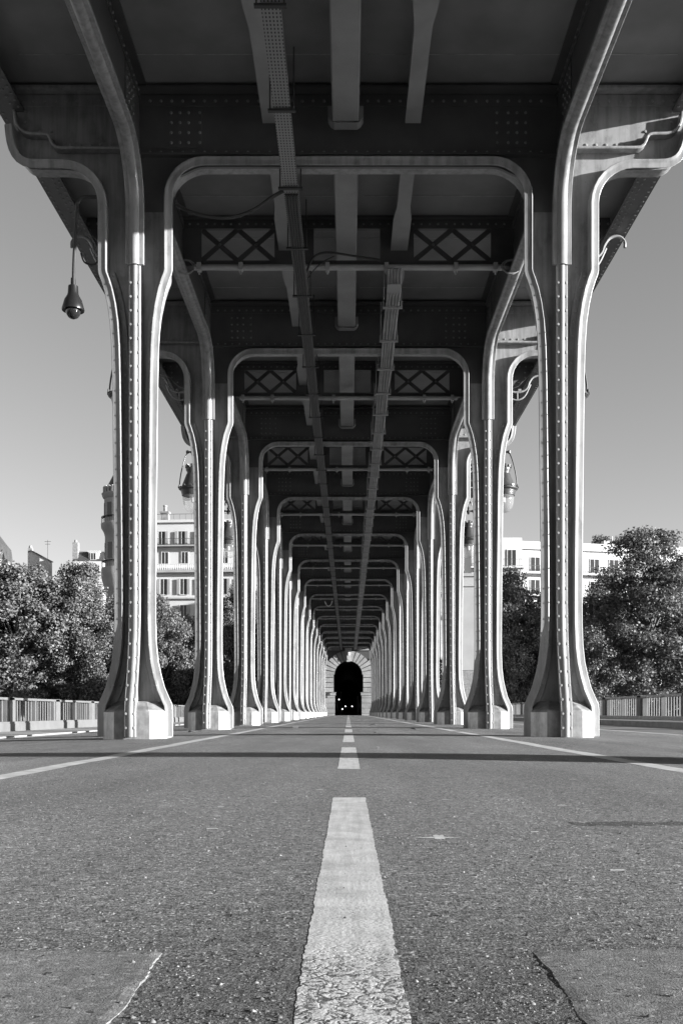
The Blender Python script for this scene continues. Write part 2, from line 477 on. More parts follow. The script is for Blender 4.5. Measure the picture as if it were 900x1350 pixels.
    il = [(-CX+.365,6.04)] + [(x-.05 if i < 5 else x, z+.005) for i, (x, z) in enumerate(arcp)]
    poly = [(-CX-.019,6.04)] + il + mir(il)[::-1] + [(CX+.019,6.04),(CX+.019,7.40),(-CX-.019,7.40)]
    cb.prism(poly, -.02, .02)
    cb.box(-2.40, 2.40, -.034, .034, 7.26, 7.385)
    cb.box(-2.40, 2.40, -.15, .15, 7.40, 7.43)
    cb.box(-2.40, 2.40, -.10, .10, 6.665, 6.69)
    cb.box(-2.40, 2.40, -.032, .032, 6.692, 6.765)
    x = -2.28
    while x < 2.3:
        for d in (-1, 1):
            cb.rivet((x, d*.034, 7.315), (0, d, 0), .017)
            cb.rivet((x, d*.032, 6.73), (0, d, 0), .014)
        x += .125
    for sg in (-1, 1):
        cb.box(min(sg*1.69, sg*2.10), max(sg*1.69, sg*2.10), -.026, .026, 6.79, 7.235)
        for i in range(4):
            for j in range(4):
                for d in (-1, 1):
                    cb.rivet((sg*(2.04-.10*i - (.03 if i == 3 else 0)), d*.026, 6.84+.115*j), (0, d, 0), .017)
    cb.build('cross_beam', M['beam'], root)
    return root

portal = build_portal()
for k in range(K0, K1+1):
    o = portal if k == K0 else copy_tree(portal)
    o.location = (0, Y0+BAY*k, 0)
    if k >= 0:
        nm = 'nearest' if k == 0 else ORD[k]
        lab = ('riveted grey steel portal frame nearest the viewer, its two columns framing all the others' if k == 0 else
               'last and farthest riveted steel portal frame, just before the stone arch' if k == K1 else
               f'riveted grey steel portal frame, {ORD[k]} in the row counted from the viewer')
    else:
        lab = ['riveted steel portal frame straddling the path just behind the nearest one, out of view',
               'riveted steel portal frame standing level with the viewer',
               'riveted steel portal frame far behind the viewer'][-k-1]
    tag(o, lab, 'portal frame', 'steel portal frames carrying the viaduct')

# ------------------------------------------------------------------ deck, girders, stringers
vd = empty('viaduct_deck', (0, Y0, 0))
tag(vd, 'dark riveted underside of the elevated railway deck resting on the portal frames', 'bridge deck')
YA, YB = -9.5-Y0, YEND-Y0
d = MB(); d.box(-3.953, 3.953, YA, YB, 7.47, 7.95)
d.build('deck_slab', M['deck'], vd)
d = MB()
for k in range(-2, 15):
    for off in (-.62, BAY/2-.62, .62, BAY/2+.62):
        y = BAY*k+off
        if YA < y < YB-1:
            for x0, x1 in ((-3.6,-2.47),(-2.38,-.93),(-.87,-.2),(.2,.7),(.77,2.38),(2.47,3.6)):
                d.box(x0, x1, y-.005, y+.005, 7.464, 7.472)
d.build('joint_strip', M['seam'], vd)
def rivet_row(mb, x, z, ax, y0, y1, step, r=.016, ph=0):
    y = y0+ph
    while y < y1:
        mb.rivet((x, y, z), ax, r, n=5); y += step
for sg in (-1, 1):
    g = MB()
    X = sg*CX
    g.box(X-.018, X+.018, YA, YB, 6.66, 7.468)
    gf = MB()
    for k in range(-3, 15):
        ya, yb = max(YA, BAY*k+.822), min(YB, BAY*(k+1)-.822)
        if yb > ya: gf.prism([(X+d_, 6.62+n_) for n_, d_ in RIBUP], ya, yb)
    gf.build('girder_flange', M['steel'], vd)
    for s2 in (-1, 1):
        xx = X+s2*.03
        g.box(min(X+s2*.018, xx), max(X+s2*.018, xx), YA, YB, 6.66, 6.76)
        g.box(min(X+s2*.018, xx), max(X+s2*.018, xx), YA, YB, 7.34, 7.465)
        g.box(min(X+s2*.018, X+s2*.12), max(X+s2*.018, X+s2*.12), YA, YB, 7.445, 7.467)
        rivet_row(g, xx, 6.71, (s2,0,0), -5, 50, .125)
        rivet_row(g, xx, 7.40, (s2,0,0), -5, 50, .125)
        for k in range(-1, 9):       # splice plates beside each portal
            for yy in (-.55, .55):
                yc = BAY*k+yy
                g.box(min(X+s2*.018, X+s2*.0285), max(X+s2*.018, X+s2*.0285), yc-.22, yc+.22, 6.80, 7.32)
                for i in range(4):
                    for j in range(5):
                        g.rivet((X+s2*.0285, yc-.16+.107*i, 6.86+.10*j), (s2,0,0), .016, n=5)
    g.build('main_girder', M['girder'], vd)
    e = MB()
    def eb(x0, x1, z0, z1): e.box(min(sg*x0, sg*x1), max(sg*x0, sg*x1), YA, YB, z0, z1)
    eb(3.955, 3.98, 7.23, 7.95); eb(3.73, 4.03, 7.20, 7.228); eb(3.845, 3.953, 7.229, 7.245); eb(3.938, 3.954, 7.246, 7.35); eb(3.92, 4.09, 7.951, 8.05)
    for xr in (3.77, 3.84, 3.985):
        rivet_row(e, sg*xr, 7.20, (0,0,-1), -5, 45, .125, ph=.06 if xr == 3.84 else 0)
    rivet_row(e, sg*3.938, 7.30, (-sg,0,0), -5, 45, .125)
    e.build('edge_girder', M['girder'], vd)
# stringers
for X in (-.885, .735):
    for k in range(-2, 14):
        s_ = MB(); y0, y1 = BAY*k+.16, BAY*(k+1)-.16
        ym = BAY*k+BAY/2
        s_.box(X-.012, X+.012, y0, y1, 7.02, 7.468)
        pl = [(X-.088,y0),(X+.088,y0),(X+.088,ym-1.25),(X+.122,ym-.95),(X+.122,ym+.95),(X+.088,ym+1.25),(X+.088,y1),(X-.088,y1),
              (X-.088,ym+1.25),(X-.122,ym+.95),(X-.122,ym-.95),(X-.088,ym-1.25)]
        s_.prism(pl, 6.985, 7.018, mp=lambda a, b_, d_: (a, b_, d_))
        s_.box(X-.06, X+.06, y0, y1, 7.44, 7.467)
        s_.build('side_stringer', M['stringer'], vd)
for k in range(-2, 14):
    s_ = MB(); y0, y1 = BAY*k+.20, BAY*(k+1)-.20; X = -.03
    s_.prism([(X-.15,7.469),(X-.15,6.945),(X-.135,6.93),(X+.135,6.93),(X+.15,6.945),(X+.15,7.469)], y0, y1)
    st = s_.build('centre_stringer', M['stringer'], vd)
    for yy in (y1-.10, y0-.03):
        q = MB()
        q.prism([(X-.20,7.10),(X-.20,6.98),(X-.17,6.93),(X-.13,6.905),(X+.13,6.905),(X+.17,6.93),(X+.20,6.98),(X+.20,7.10),(X+.155,7.10),(X+.155,6.92),(X-.155,6.92),(X-.155,7.10)], yy, yy+.13)
        for i in range(5): q.rivet((X-.12+.06*i, yy, 6.9125), (0,-1,0), .006)
        q.build('bearing_shoe', M['stringer'], st)

# lattice cross girders halfway along each bay
def build_lattice():
    r_ = empty('lattice_girder')
    t = MB(); t.box(-2.38, 2.38, -.09, .09, 7.43, 7.463); t.box(-2.38, 2.38, -.03, .03, 7.30, 7.43)
    x = -2.3
    while x < 2.35:
        for dd in (-1, 1): t.rivet((x, dd*.03, 7.365), (0, dd, 0), .016)
        x += .12
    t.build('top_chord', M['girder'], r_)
    b_ = MB()
    b_.box(-2.38, 2.38, -.06, .06, 6.745, 6.775); b_.box(-2.38, 2.38, -.025, .025, 6.775, 6.84)
    b_.build('bottom_chord', M['girder'], r_)
    p = MB(); p.tube([(-2.22,-.11,6.70),(2.22,-.11,6.70)], .042, 10)
    for x in (-2.15,-1.55,-.3,.55,1.55,2.12):
        p.box(x-.03, x+.03, -.16, -.06, 6.648, 6.755); p.box(x-.012, x+.012, -.12, -.10, 6.60, 6.65)
    p.build('support_tube', M['light_pipe'], r_)
    for x0, x1 in ((-2.40,-2.13),(-1.07,-.50),(.46,.95),(2.07,2.40)):
        g = MB(); g.box(x0, x1, -.02, .02, 6.84, 7.30)
        g.build('web_plate', M['girder'], r_)
    for x0, x1 in ((-2.13,-1.07),(.95,2.07)):
        n = 2; wd = (x1-x0)/n
        for i in range(n):
            xa, xb = x0+i*wd, x0+(i+1)*wd
            for (p0, p1, yy) in (((xa,6.84),(xb,7.30),-.014),((xa,7.30),(xb,6.84),.002)):
                l = MB(); v = Vector((p1[0]-p0[0], 0, p1[1]-p0[1])); L = v.length; v.normalize()
                nrm = Vector((-v.z, 0, v.x))
                l.obox(((p0[0]+p1[0])/2, yy+.006, (p0[1]+p1[1])/2), v*(L/2-.01), (0,.006,0), nrm*.036)
                l.rivet(((xa+xb)/2, -.014, 7.07), (0,-1,0), .022)
                l.build('lattice_bar', M['girder'], r_)
    for sg in (-1, 1):
        k_ = MB()
        poly = [(sg*2.46,6.72),(sg*3.0,6.80),(sg*3.5,6.98),(sg*3.70,7.19),(sg*3.72,7.22),(sg*3.80,7.46),(sg*2.46,7.46)]
        k_.prism(poly, -.018, .018)
        k_.box(min(sg*2.46, sg*3.8), max(sg*2.46, sg*3.8), -.03, .03, 7.32, 7.43)
        x = 2.6
        while x < 3.8:
            k_.rivet((sg*x, -.03, 7.37), (0,-1,0), .018); x += .13
        for q in ((3.62,7.25),(3.62,7.15),(3.5,7.05),(3.3,6.97),(3.05,6.9),(2.8,6.84)): k_.rivet((sg*q[0], -.018, q[1]), (0,-1,0), .018)
        k_.build('cantilever_plate', M['girder'], r_)
        s_ = MB()
        path = [(3.99,-.10,6.99),(3.985,-.10,7.08),(3.90,-.10,7.15),(3.78,-.10,7.13),(3.70,-.10,7.03),(3.66,-.10,6.92),(3.58,-.10,6.85),(3.46,-.10,6.82),(3.34,-.10,6.83),(3.24,-.10,6.87),(3.18,-.10,6.83),(3.20,-.10,6.76),(3.25,-.10,6.77)]
        s_.tube([(sg*a, b2, c2) for a, b2, c2 in smooth_path(path, 5)], .022, 8)
        path = [(3.72,-.10,6.98),(3.60,-.10,6.74),(3.45,-.10,6.66),(3.30,-.10,6.69),(3.20,-.10,6.62),(3.13,-.10,6.66),(3.17,-.10,6.72)]
        s_.tube([(sg*a, b2, c2) for a, b2, c2 in smooth_path(path, 5)], .016, 8)
        s_.tube([(sg*3.45,-.10,6.83),(sg*3.45,-.10,6.66)], .014, 6)
        s_.tube([(sg*3.17,-.10,6.80),(sg*3.17,-.10,6.56)], .02, 6)
        s_.obox((sg*3.5,-.05,6.86), (.03,0,0), (0,.05,0), (0,0,.03))
        s_.build('scroll_bracket', M['steel'], r_)
    return r_
lat = build_lattice()
for k in range(-2, 14):
    o = lat if k == -2 else copy_tree(lat)
    o.location = (0, Y0+BAY*k+BAY/2, 0)
    lab = (f'dark girder with crossed lattice bars spanning halfway between portal frames {["one and two","two and three","three and four","four and five","five and six","six and seven","seven and eight","eight and nine","nine and ten","ten and eleven","eleven and twelve","twelve and thirteen","thirteen and fourteen","fourteen and fifteen"][k]}'
           if k >= 0 else ('dark lattice girder overhead just in front of the nearest portal frame' if k == -1 else 'dark lattice girder overhead behind the viewer'))
    tag(o, lab, 'girder', 'lattice girders under the deck')

# lanterns
def build_lantern():
    r_ = empty('hanging_lantern')
    t = MB(); t.tube([(0,0,6.60),(0,0,5.60)], .018, 8); t.lathe([(.0,5.50),(.03,5.53),(.05,5.58),(.025,5.63),(.04,5.68),(.0,5.72)], n=12)
    t.tube([(-.11,0,5.60),(.11,0,5.60)], .018, 8)
    for sx_ in (-1, 1): t.lathe([(.0,5.56),(.035,5.58),(.035,5.62),(0,5.64)], (sx_*.11,0,0), 10)
    t.build('hanger_rod', M['iron'], r_)
    for sx_ in (-1, 1):
        a = MB(); pth = smooth_path([(sx_*.11,0,5.60),(sx_*.175,0,5.45),(sx_*.235,0,5.22),(sx_*.27,0,5.0),(sx_*.275,0,4.86)], 5)
        a.tube(pth, .013, 6); a.build('bail_arm', M['iron'], r_)
    s_ = MB()
    s_.lathe([(.135,5.27),(.145,5.26),(.145,5.22),(.12,5.18),(.12,5.16),(.135,5.14),(.15,5.10),(.20,4.97),(.225,4.90),(.245,4.87),(.285,4.86),(.29,4.83),(.25,4.80),(.24,4.76),(.225,4.70),(.20,4.70)], n=28)
    for j in range(8):
        a = 2*math.pi*j/8; s_.obox((.135*math.cos(a), .135*math.sin(a), 5.29), (.022*math.cos(a), .022*math.sin(a), .01), (-.028*math.sin(a), .028*math.cos(a), 0), (0,0,.03))
    for j in range(12):
        a = 2*math.pi*j/12; s_.obox((.285*math.cos(a), .285*math.sin(a), 4.865), (.02*math.cos(a), .02*math.sin(a), .015), (-.02*math.sin(a), .02*math.cos(a), 0), (0,0,.02))
    s_.build('shade', M['iron'], r_)
    g = MB(); g.lathe([(.205,4.71),(.212,4.65),(.208,4.58),(.193,4.50),(.165,4.43),(.12,4.385),(.06,4.365),(.0,4.36)], n=28)
    g.build('glass_bowl', M['lantern_glass'], r_, smooth=True, angle=80)
    b_ = MB(); b_.lathe([(0,4.55),(.035,4.57),(.04,4.62),(.03,4.70),(0,4.72)], n=12); b_.build('bulb', M['plaster'], r_)
    return r_
lan = build_lantern(); first = True
for k in range(0, 14):
    for sg, sd in ((-1,'left'),(1,'right')):
        o = lan if first else copy_tree(lan); first = False
        o.location = (sg*3.17, Y0+BAY*k+BAY/2-.10, 0)
        tag(o, f'iron lantern with glass bowl, {ORD[k]} from the viewer along the {sd} edge', 'lantern', 'lanterns hung under the viaduct edges')

# ------------------------------------------------------------------ cable trays, cables, camera
ct = empty('cable_tray', (-.67, 0, 6.37)); tag(ct, 'perforated metal cable tray running overhead just left of centre', 'cable tray')
t = MB(); t.box(-.085, .085, -4, YEND-.3, 0, .006); t.box(-.085, -.081, -4, YEND-.3, .006, .06); t.box(.081, .085, -4, YEND-.3, .006, .06)
t.build('tray', M['tray'], ct)
c_ = MB()
for i, x in enumerate((-.055,-.02,.02,.055)): c_.tube([(x,12.0,.03),(x,YEND-.4,.03)], .016, 6)
for x in (-.062,-.03,.0,.034,.066): c_.tube([(x,11.75,-.016),(x,YEND-.4,-.016)], .015, 6)
c_.build('cable', M['black'], ct)
for i in range(60):
    y = 5.6+1.5*i
    if y > YEND-1: break
    q = MB(); q.box(-.14, .14, y-.02, y+.02, -.035, -.012)
    q.tube([(-.12,y,-.03),(-.12,y,.62)], .008, 5); q.tube([(.12,y,-.03),(.12,y,.62)], .008, 5)
    q.build('clamp', M['black'], ct)
ct2 = empty('cable_tray', (.66, 0, 6.37)); tag(ct2, 'bundle of pale cables on a clamped tray overhead, right of centre', 'cable tray')
t = MB(); t.box(-.10, .10, 14.3, YEND-.3, .02, .028); t.build('tray', M['stringer'], ct2)
c_ = MB()
for x in (-.085,-.045,0,.04,.085):
    pts = [(x, 14.3, .25), (x, 14.5, .05)] + [(x+.006*math.sin(y*1.7+x*40), y, -.003) for y in np.arange(14.8, YEND-.5, .8)]
    c_.tube(pts, .019, 6)
c_.build('cable', M['cable'], ct2)
for i in range(60):
    y = 15.0+1.35*i
    if y > YEND-1: break
    q = MB(); q.box(-.15, .15, y-.022, y+.022, -.045, -.018); q.box(-.15,-.125,y-.022,y+.022,-.018,.06); q.box(.125,.15,y-.022,y+.022,-.018,.06)
    q.tube([(-.13,y,.0),(-.13,y,.62)], .008, 5); q.tube([(.13,y,.0),(.13,y,.62)], .008, 5)
    q.build('clamp', M['stringer'], ct2)
def cable(name, pts, r, mat, label):
    c_ = MB(); c_.tube(smooth_path(pts, 8), r, 8); o = c_.build(name, mat); tag(o, label, 'cable'); return o
cable('hanging_cable', [(-2.02,11.75,6.24),(-1.85,11.75,6.15),(-1.60,11.75,6.09),(-1.35,11.75,6.09),(-1.1,11.75,6.18),(-.9,11.75,6.32),(-.72,11.75,6.42)], .022, M['black'],
      'thick black cable sagging under the nearest portal arch, left side')
cable('hanging_cable', [(-.62,14.2,6.45),(-.5,14.2,6.72),(-.3,14.2,6.80),(.1,14.25,6.77),(.45,14.3,6.74)], .016, M['black'],
      'black cable looped along the nearest lattice girder, near centre')
cable('hanging_cable', [(-.58,14.2,6.42),(-.48,14.18,6.55),(-.36,14.18,6.66),(-.2,14.2,6.75)], .008, M['black'],
      'thin black cable climbing from the cable tray to the nearest lattice girder')
cable('hanging_cable', [(-1.28,54.4,6.33),(-1.2,54.4,6.15),(-1.08,54.4,6.06),(-.95,54.4,6.14),(-.87,54.4,6.35)], .024, M['plaster'],
      'short white cable loop hanging far off under the deck')
for sg, sd in ((-1,'left'),(1,'right')):
    c_ = MB()
    for j, rr in enumerate((.10,.13)):
        pts = []
        for i in range(13):
            a = 2*math.pi*i/12
            pts.append((sg*(2.33+rr*1.1*math.cos(a)), Y0+BAY/2-.2-.03*j, 6.66+.1*math.sin(a)))
        c_.tube(pts, .009, 6)
    o = c_.build('cable_tie', M['cable']); tag(o, f'pale wire tied round the {sd} main girder behind the nearest column', 'cable tie')

# surveillance camera
cam_t = empty('surveillance_camera', (-3.1, 11.45, 0)); tag(cam_t, 'black dome security camera on a hooked pole by the near left column', 'camera')
t = MB(); t.tube(smooth_path([(.22,0,6.17),(.12,0,6.17),(.05,0,6.155),(.01,0,6.10),(.0,0,6.02),(-.02,0,5.7),(-.035,0,5.40),(-.04,0,5.16)], 6), .021, 10)
t.build('pole', M['black'], cam_t)
t = MB(); t.lathe([(0,5.24),(.026,5.24),(.028,5.16),(.032,5.155),(.055,5.15),(.06,5.07),(.068,5.04),(.098,4.99),(.115,4.93),(.128,4.885),(.125,4.87),(.09,4.88),(0,4.885)], (-.045,0,0), 24)
t.build('housing', M['camera_black'], cam_t)
t = MB(); t.lathe([(.088,4.885),(.087,4.86),(.075,4.82),(.05,4.79),(.02,4.777),(0,4.775)], (-.045,0,0), 24); t.build('dome', M['dome_glass'], cam_t, angle=80)
t = MB(); t.tube(smooth_path([(.03,.05,5.55),(.07,.05,5.45),(.16,.05,5.42),(.23,.05,5.48),(.25,.05,5.75),(.26,.05,6.0)], 6), .010, 6); t.build('cable', M['black'], cam_t)

# ------------------------------------------------------------------ ground
def pz(x): return .004*x - (.003 if x > 0 else .0032)*x*x
def sheet(name, xs, ys, zf, mat, label=None):
    mb = MB(); nx = len(xs)
    vs = [(x, y, zf(x, y)) for y in ys for x in xs]
    fs = [(j*nx+i, j*nx+i+1, (j+1)*nx+i+1, (j+1)*nx+i) for j in range(len(ys)-1) for i in range(nx-1)]
    mb.add(vs, fs); o = mb.build(name, mat, angle=60); o['kind'] = 'structure'; return o
xs = list(np.linspace(-4.6, 4.6, 93))
ys = list(np.arange(-12, 0, 1)) + list(np.arange(0, 14, .1)) + list(np.arange(14, 205, 1.))
rng = np.random.RandomState(3)
ph = rng.rand(8)*6.28
def und(x, y):
    return pz(x) + .0012*(math.sin(1.9*x+.7*y+ph[0]) + math.sin(2.7*y-1.1*x+ph[1]) + .6*math.sin(5.1*y+2.3*x+ph[2]))*(1 if y < 60 else .3)
sheet('cycle_path', xs, ys, und, M['asphalt'])
sheet('path_kerb', [-4.78,-4.6], [-12,205], lambda x, y: pz(-4.6)+.0, M['kerb'])
mb = MB(); mb.box(-4.78,-4.6,-12,100,-.6,pz(-4.6)-.002); mb.box(4.6,4.78,-12,100,-.3,pz(4.6)-.002)
o = mb.build('kerb', M['kerb']); o['kind'] = 'structure'
sheet('path_kerb', [4.6,4.78], [-12,205], lambda x, y: pz(4.6), M['kerb'])
RL, RR = -.47, -.13
sheet('road', list(np.linspace(-8.6,-4.78,5)), [-12,40,100], lambda x, y: RL, M['road'])
sheet('road', list(np.linspace(4.78,8.6,5)), [-12,40,100], lambda x, y: RR, M['road'])
mb = MB(); mb.box(-11.6,-8.6,-12,100,-1.6,-.33); o = mb.build('pavement', M['footway']); o['kind'] = 'structure'
mb = MB(); mb.box(8.6,11.6,-12,100,-1.6,.02); o = mb.build('pavement', M['footway']); o['kind'] = 'structure'
mb = MB(); mb.box(-11.6,11.6,-12,100,-2.4,-1.61); o = mb.build('bridge_structure', M['stone']); o['kind'] = 'structure'
sheet('water', [-1500,1500], [-400,100], lambda x, y: -9.0, M['water'])
sheet('ground', [-1500,-11.6,11.6,1500], [100,2500], lambda x, y: -1.2 , M['earth'])
mb = MB(); mb.box(-1500,1500,99.6,100,-12,-1.204); o = mb.build('quay_wall_ground', M['stone']); o['kind'] = 'structure'; o.name = 'quay'
sheet('road', list(np.linspace(-11.6,-4.78,4)), [100,205], lambda x, y: -.4, M['road'])
sheet('road', list(np.linspace(4.78,11.6,4)), [100,205], lambda x, y: -.2, M['road'])

# paint
def wob(y, s): return .0006*math.sin(y*37+s*5)+.0006*math.sin(y*143+s*9)+.0007*math.sin(y*13+s*3)+random.uniform(-.0008,.0008)
mb = MB()
def strip(mb, xc, w, y0, y1, step, h=.0009):
    ys_ = list(np.arange(y0, y1, step)) + [y1]
    vs = []
    for y in ys_:
        for s_ in (-1, 1):
            x = xc + s_*w/2 + wob(y, s_+xc)
            vs.append((x, y, und(x, y)+h))
    mb.add(vs, [(2*i, 2*i+1, 2*i+3, 2*i+2) for i in range(len(ys_)-1)])
strip(mb, .003, .103, .25, 3.19, .008, .0003)
k = 0
while True:
    y0 = 4.80+4.43*k
    if y0 > 150: break
    strip(mb, .003, .108, y0, y0+2.95, .1 if k > 1 else .04, .0004 if k < 2 else .0012); k += 1
o = mb.build('centre_line_marking', M['paint']); o['kind'] = 'structure'
mb = MB()
for xc in (-1.53, 1.56): strip(mb, xc, .12, 1.0, 12, .05); strip(mb, xc, .12, 12, 150, .5)
o = mb.build('edge_line_marking', M['paint_worn']); o['kind'] = 'structure'
# little survey cross
mb = MB()
def flat(mb, pts, h=.0012): mb.add([(x, y, und(x, y)+h*.4) for x, y in pts], [tuple(range(len(pts)))])
flat(mb, [(.185,2.14),(.207,2.14),(.209,2.21),(.186,2.21)]); flat(mb, [(.135,2.165),(.185,2.157),(.185,2.178)]); flat(mb, [(.208,2.157),(.252,2.165),(.208,2.176)])
for x, y, w in ((-.32,2.35,.03),(-.37,2.9,.02),(.42,2.25,.02),(.46,1.7,.03),(.62,2.9,.03),(.30,3.1,.02),(-.1,3.5,.03),(.9,4.0,.03),(1.1,3.4,.02)):
    flat(mb, [(x-w/2,y),(x+w/2,y+.004),(x+w/3,y+.02),(x-w/2.4,y+.016)])
o = mb.build('painted_cross_marking', M['paint']); o['kind'] = 'structure'
# raised asphalt patches either side of the line
def patch(sg):
    mb = MB(); edge = []
    y = .45
    while y < 1.125:
        edge.append((sg*(.206 + .0022*math.sin(y*19+sg) + .0012*math.sin(y*67+sg) + random.uniform(-.0011,.0011)), y)); y += .008
    yt = 1.13
    top = [(sg*x, yt+.004*math.sin(x*23)+.002*math.sin(x*61)+random.uniform(-.003,.003)) for x in np.arange(.215, 1.3, .012)]
    out = edge + top + [(sg*1.3,.45)]
    n = len(out); h = .0022 if sg < 0 else .0012; ne = len(edge)
    A, B, C = [], [], []
    for i, (x, y_) in enumerate(out):
        f = max(.25, min(1, .62+.4*math.sin(y_*31+1)+.3*math.sin(y_*83)+random.uniform(-.35,.35))) if i < ne else .6
        dx = sg*.0012 if i < ne else 0; dy = 0 if i < ne else -.001
        A.append((x, y_, und(x, y_)-.003)); B.append((x+dx, y_+dy, und(x, y_)+h*f)); C.append((x+(sg*.012 if i < ne+1 else 0), y_+(0 if i < ne else -.012), und(x, y_)+h))
    mb.add(A+B+C, [(i, (i+1) % n, (i+1) % n+n, i+n) for i in range(n)] + [(i+n, (i+1) % n+n, (i+1) % n+2*n, i+2*n) for i in range(n)])
    mb.add(C, [tuple(range(n))])
    o = mb.build('asphalt_patch', M['asphalt_smooth'], angle=20); o['kind'] = 'structure'
patch(-1); patch(1)
mb = MB(); lo = [(x, 2.38+random.uniform(-.02,.02)) for x in np.arange(.54, 1.42, .03)]; flat(mb, lo+[(x, 2.47+random.uniform(-.03,.03)) for x, _ in lo[::-1]], .0009); o = mb.build('rough_repair', M['repair']); o['kind'] = 'structure'
# loose and half-bedded grit on the near asphalt: too many to count
m, nt, b = new_mat('grit_stone')
gi = N(nt, 'ShaderNodeNewGeometry')
nt.links.new(ramp(nt, gi.outputs['Random Per Island'], [(0, .05), (.45, .13), (.8, .19), (.95, .27), (1, .40)]), b.inputs['Base Color'])
b.inputs['Roughness'].default_value = .8
rg = np.random.RandomState(5); n = 42000
yy = .80 + 3.4*rg.rand(n)**1.7; xx = rg.uniform(-1, 1, n)*(.12+.42*yy)
keep = (np.abs(xx) > .058) | (rg.rand(n) < .05)
smooth_zone = (np.abs(xx) > .207) & (yy < 1.13); keep &= (~smooth_zone) | (rg.rand(n) < .07)
xx, yy = xx[keep], yy[keep]; n = len(xx)
sz = rg.uniform(.0006, .0019, n)*(1 + .9*(rg.rand(n) > .93))*np.where(yy > 1.8, 1.15, 1)
zz = np.array([und(x, y) for x, y in zip(xx, yy)]) + np.where((np.abs(xx) > .207) & (yy < 1.13), .002, 0)
base = np.array([(1,0,0),(.3,1,0),(-.9,.4,0),(-.5,-.9,0),(.5,-.8,0),(.1,.05,.75)], float)
ang = rg.rand(n)*6.283; ca, sa = np.cos(ang), np.sin(ang)
bx = base[None] * (1 + .35*rg.normal(size=(n, 6, 1)).clip(-1.2, 1.2))
vx = bx[..., 0]*ca[:, None]-bx[..., 1]*sa[:, None]; vy = bx[..., 0]*sa[:, None]+bx[..., 1]*ca[:, None]
V = np.stack([xx[:, None]+vx*sz[:, None], yy[:, None]+vy*sz[:, None], zz[:, None]-.0003+bx[..., 2].clip(.0, 1.1)*sz[:, None]], 2).reshape(-1, 3)
tri = np.array([(0,1,5),(1,2,5),(2,3,5),(3,4,5),(4,0,5)])
F = (tri[None] + (np.arange(n)*6)[:, None, None]).reshape(-1, 3)
me = bpy.data.meshes.new('grit'); me.vertices.add(len(V)); me.vertices.foreach_set('co', V.astype(np.float32).ravel())
me.loops.add(F.size); me.loops.foreach_set('vertex_index', F.astype(np.int32).ravel())
me.polygons.add(len(F)); me.polygons.foreach_set('loop_start', np.arange(0, F.size, 3, dtype=np.int32)); me.update(calc_edges=True); me.validate()
me.materials.append(m); o = bpy.data.objects.new('grit', me); COL.objects.link(o)
tag(o, 'coarse grit and stone chips bedded in the near asphalt', 'grit', kind='stuff')
# fallen leaves
for i, (x, y, s_) in enumerate(((.52,20.5,.13),(-.9,17.2,.16),(-2.2,14.2,.12),(1.0,15.5,.09),(.35,12.9,.05),(-1.6,24,.15),(.22,7.5,.04))):
    mb = MB()
    s_ *= .8; pts = [(-s_,0,.01),(-.4*s_,-.45*s_,.02),(.3*s_,-.3*s_,.05),(s_,.05*s_,.015),(.3*s_,.4*s_,.06),(-.4*s_,.35*s_,.03)]
    pts = [(a, b_, .004+c2*s_/.15) for a, b_, c2 in pts]
    mb.add(pts, [(0,1,2,4,5),(2,3,4)])
    mb.add([(a, b_, c2-.004) for a, b_, c2 in pts], [(0,5,4,2,1),(2,4,3)])
    o = mb.build('fallen_leaf', M['bark']); o.location = (x, y, und(x, y)); o.rotation_euler = (0,0,i*1.3)
    tag(o, 'curled dry leaf lying on the asphalt path', 'leaf', 'dry leaves on the path')

# ------------------------------------------------------------------ parapets
def parapet(sg):
    X = sg*11.0
    r_ = empty('parapet', (X, 30, 0))
    z0, z1 = (-.04, .74) if sg < 0 else (.13, .89)
    zb = -.35 if sg < 0 else .02
    mat = M['parapet'] if sg < 0 else M['parapet_dark']
    t = MB(); t.box(-.22, .22, -42, 69.5, zb, z0-.04); t.box(-.20, .20, -42, 69.5, z0-.04, z0+.02)
    t.build('plinth', M['parapet'] if sg < 0 else M['kerb'], r_)
    t = MB(); t.box(-.13, .13, -42, 69.5, z1-.06, z1+.015); t.build('handrail', mat if sg < 0 else M['kerb'], r_)
    ys_ = 2.4; step = 5.12
    k = -4
    while True:
        y = ys_ + step*k - 0.0; k += 1
        if y > 68: break
        q = MB()
        q.box(-.13, .13, y-.24, y+.24, z0+.021, z1+.03)
        for s2 in (-1, 1): q.box(-.10, .10, y+s2*.34-.09, y+s2*.34+.09, z0+.021, z1-.061)
        for s2 in (-1, 1): q.box(-.215, .215, y+s2*.42-.13, y+s2*.42+.13, zb+.02, z0-.05, 1)
        q.build('post', [mat, M['parapet_dark']], r_)
        for a, b_ in ((y+.43, y+2.48), (y+2.64, y+4.69)):
            q = MB(); nb = 7
            for i in range(nb):
                yy = a+(b_-a)*(i+.5)/nb
                q.box(-.014, .014, yy-.038, yy+.038, z0+.022, z1-.062)
            q.build('baluster_panel', M['parapet'] if sg < 0 else M['parapet_pale'], r_)
        q = MB(); q.box(-.10, .10, y+2.50, y+2.62, z0+.021, z1+.022); q.build('post', mat, r_)
    return r_
tag(parapet(-1), 'pale sunlit balustraded parapet along the left side of the bridge', 'parapet')
tag(parapet(1), 'parapet with dark posts and pale balusters along the right side of the bridge', 'parapet')

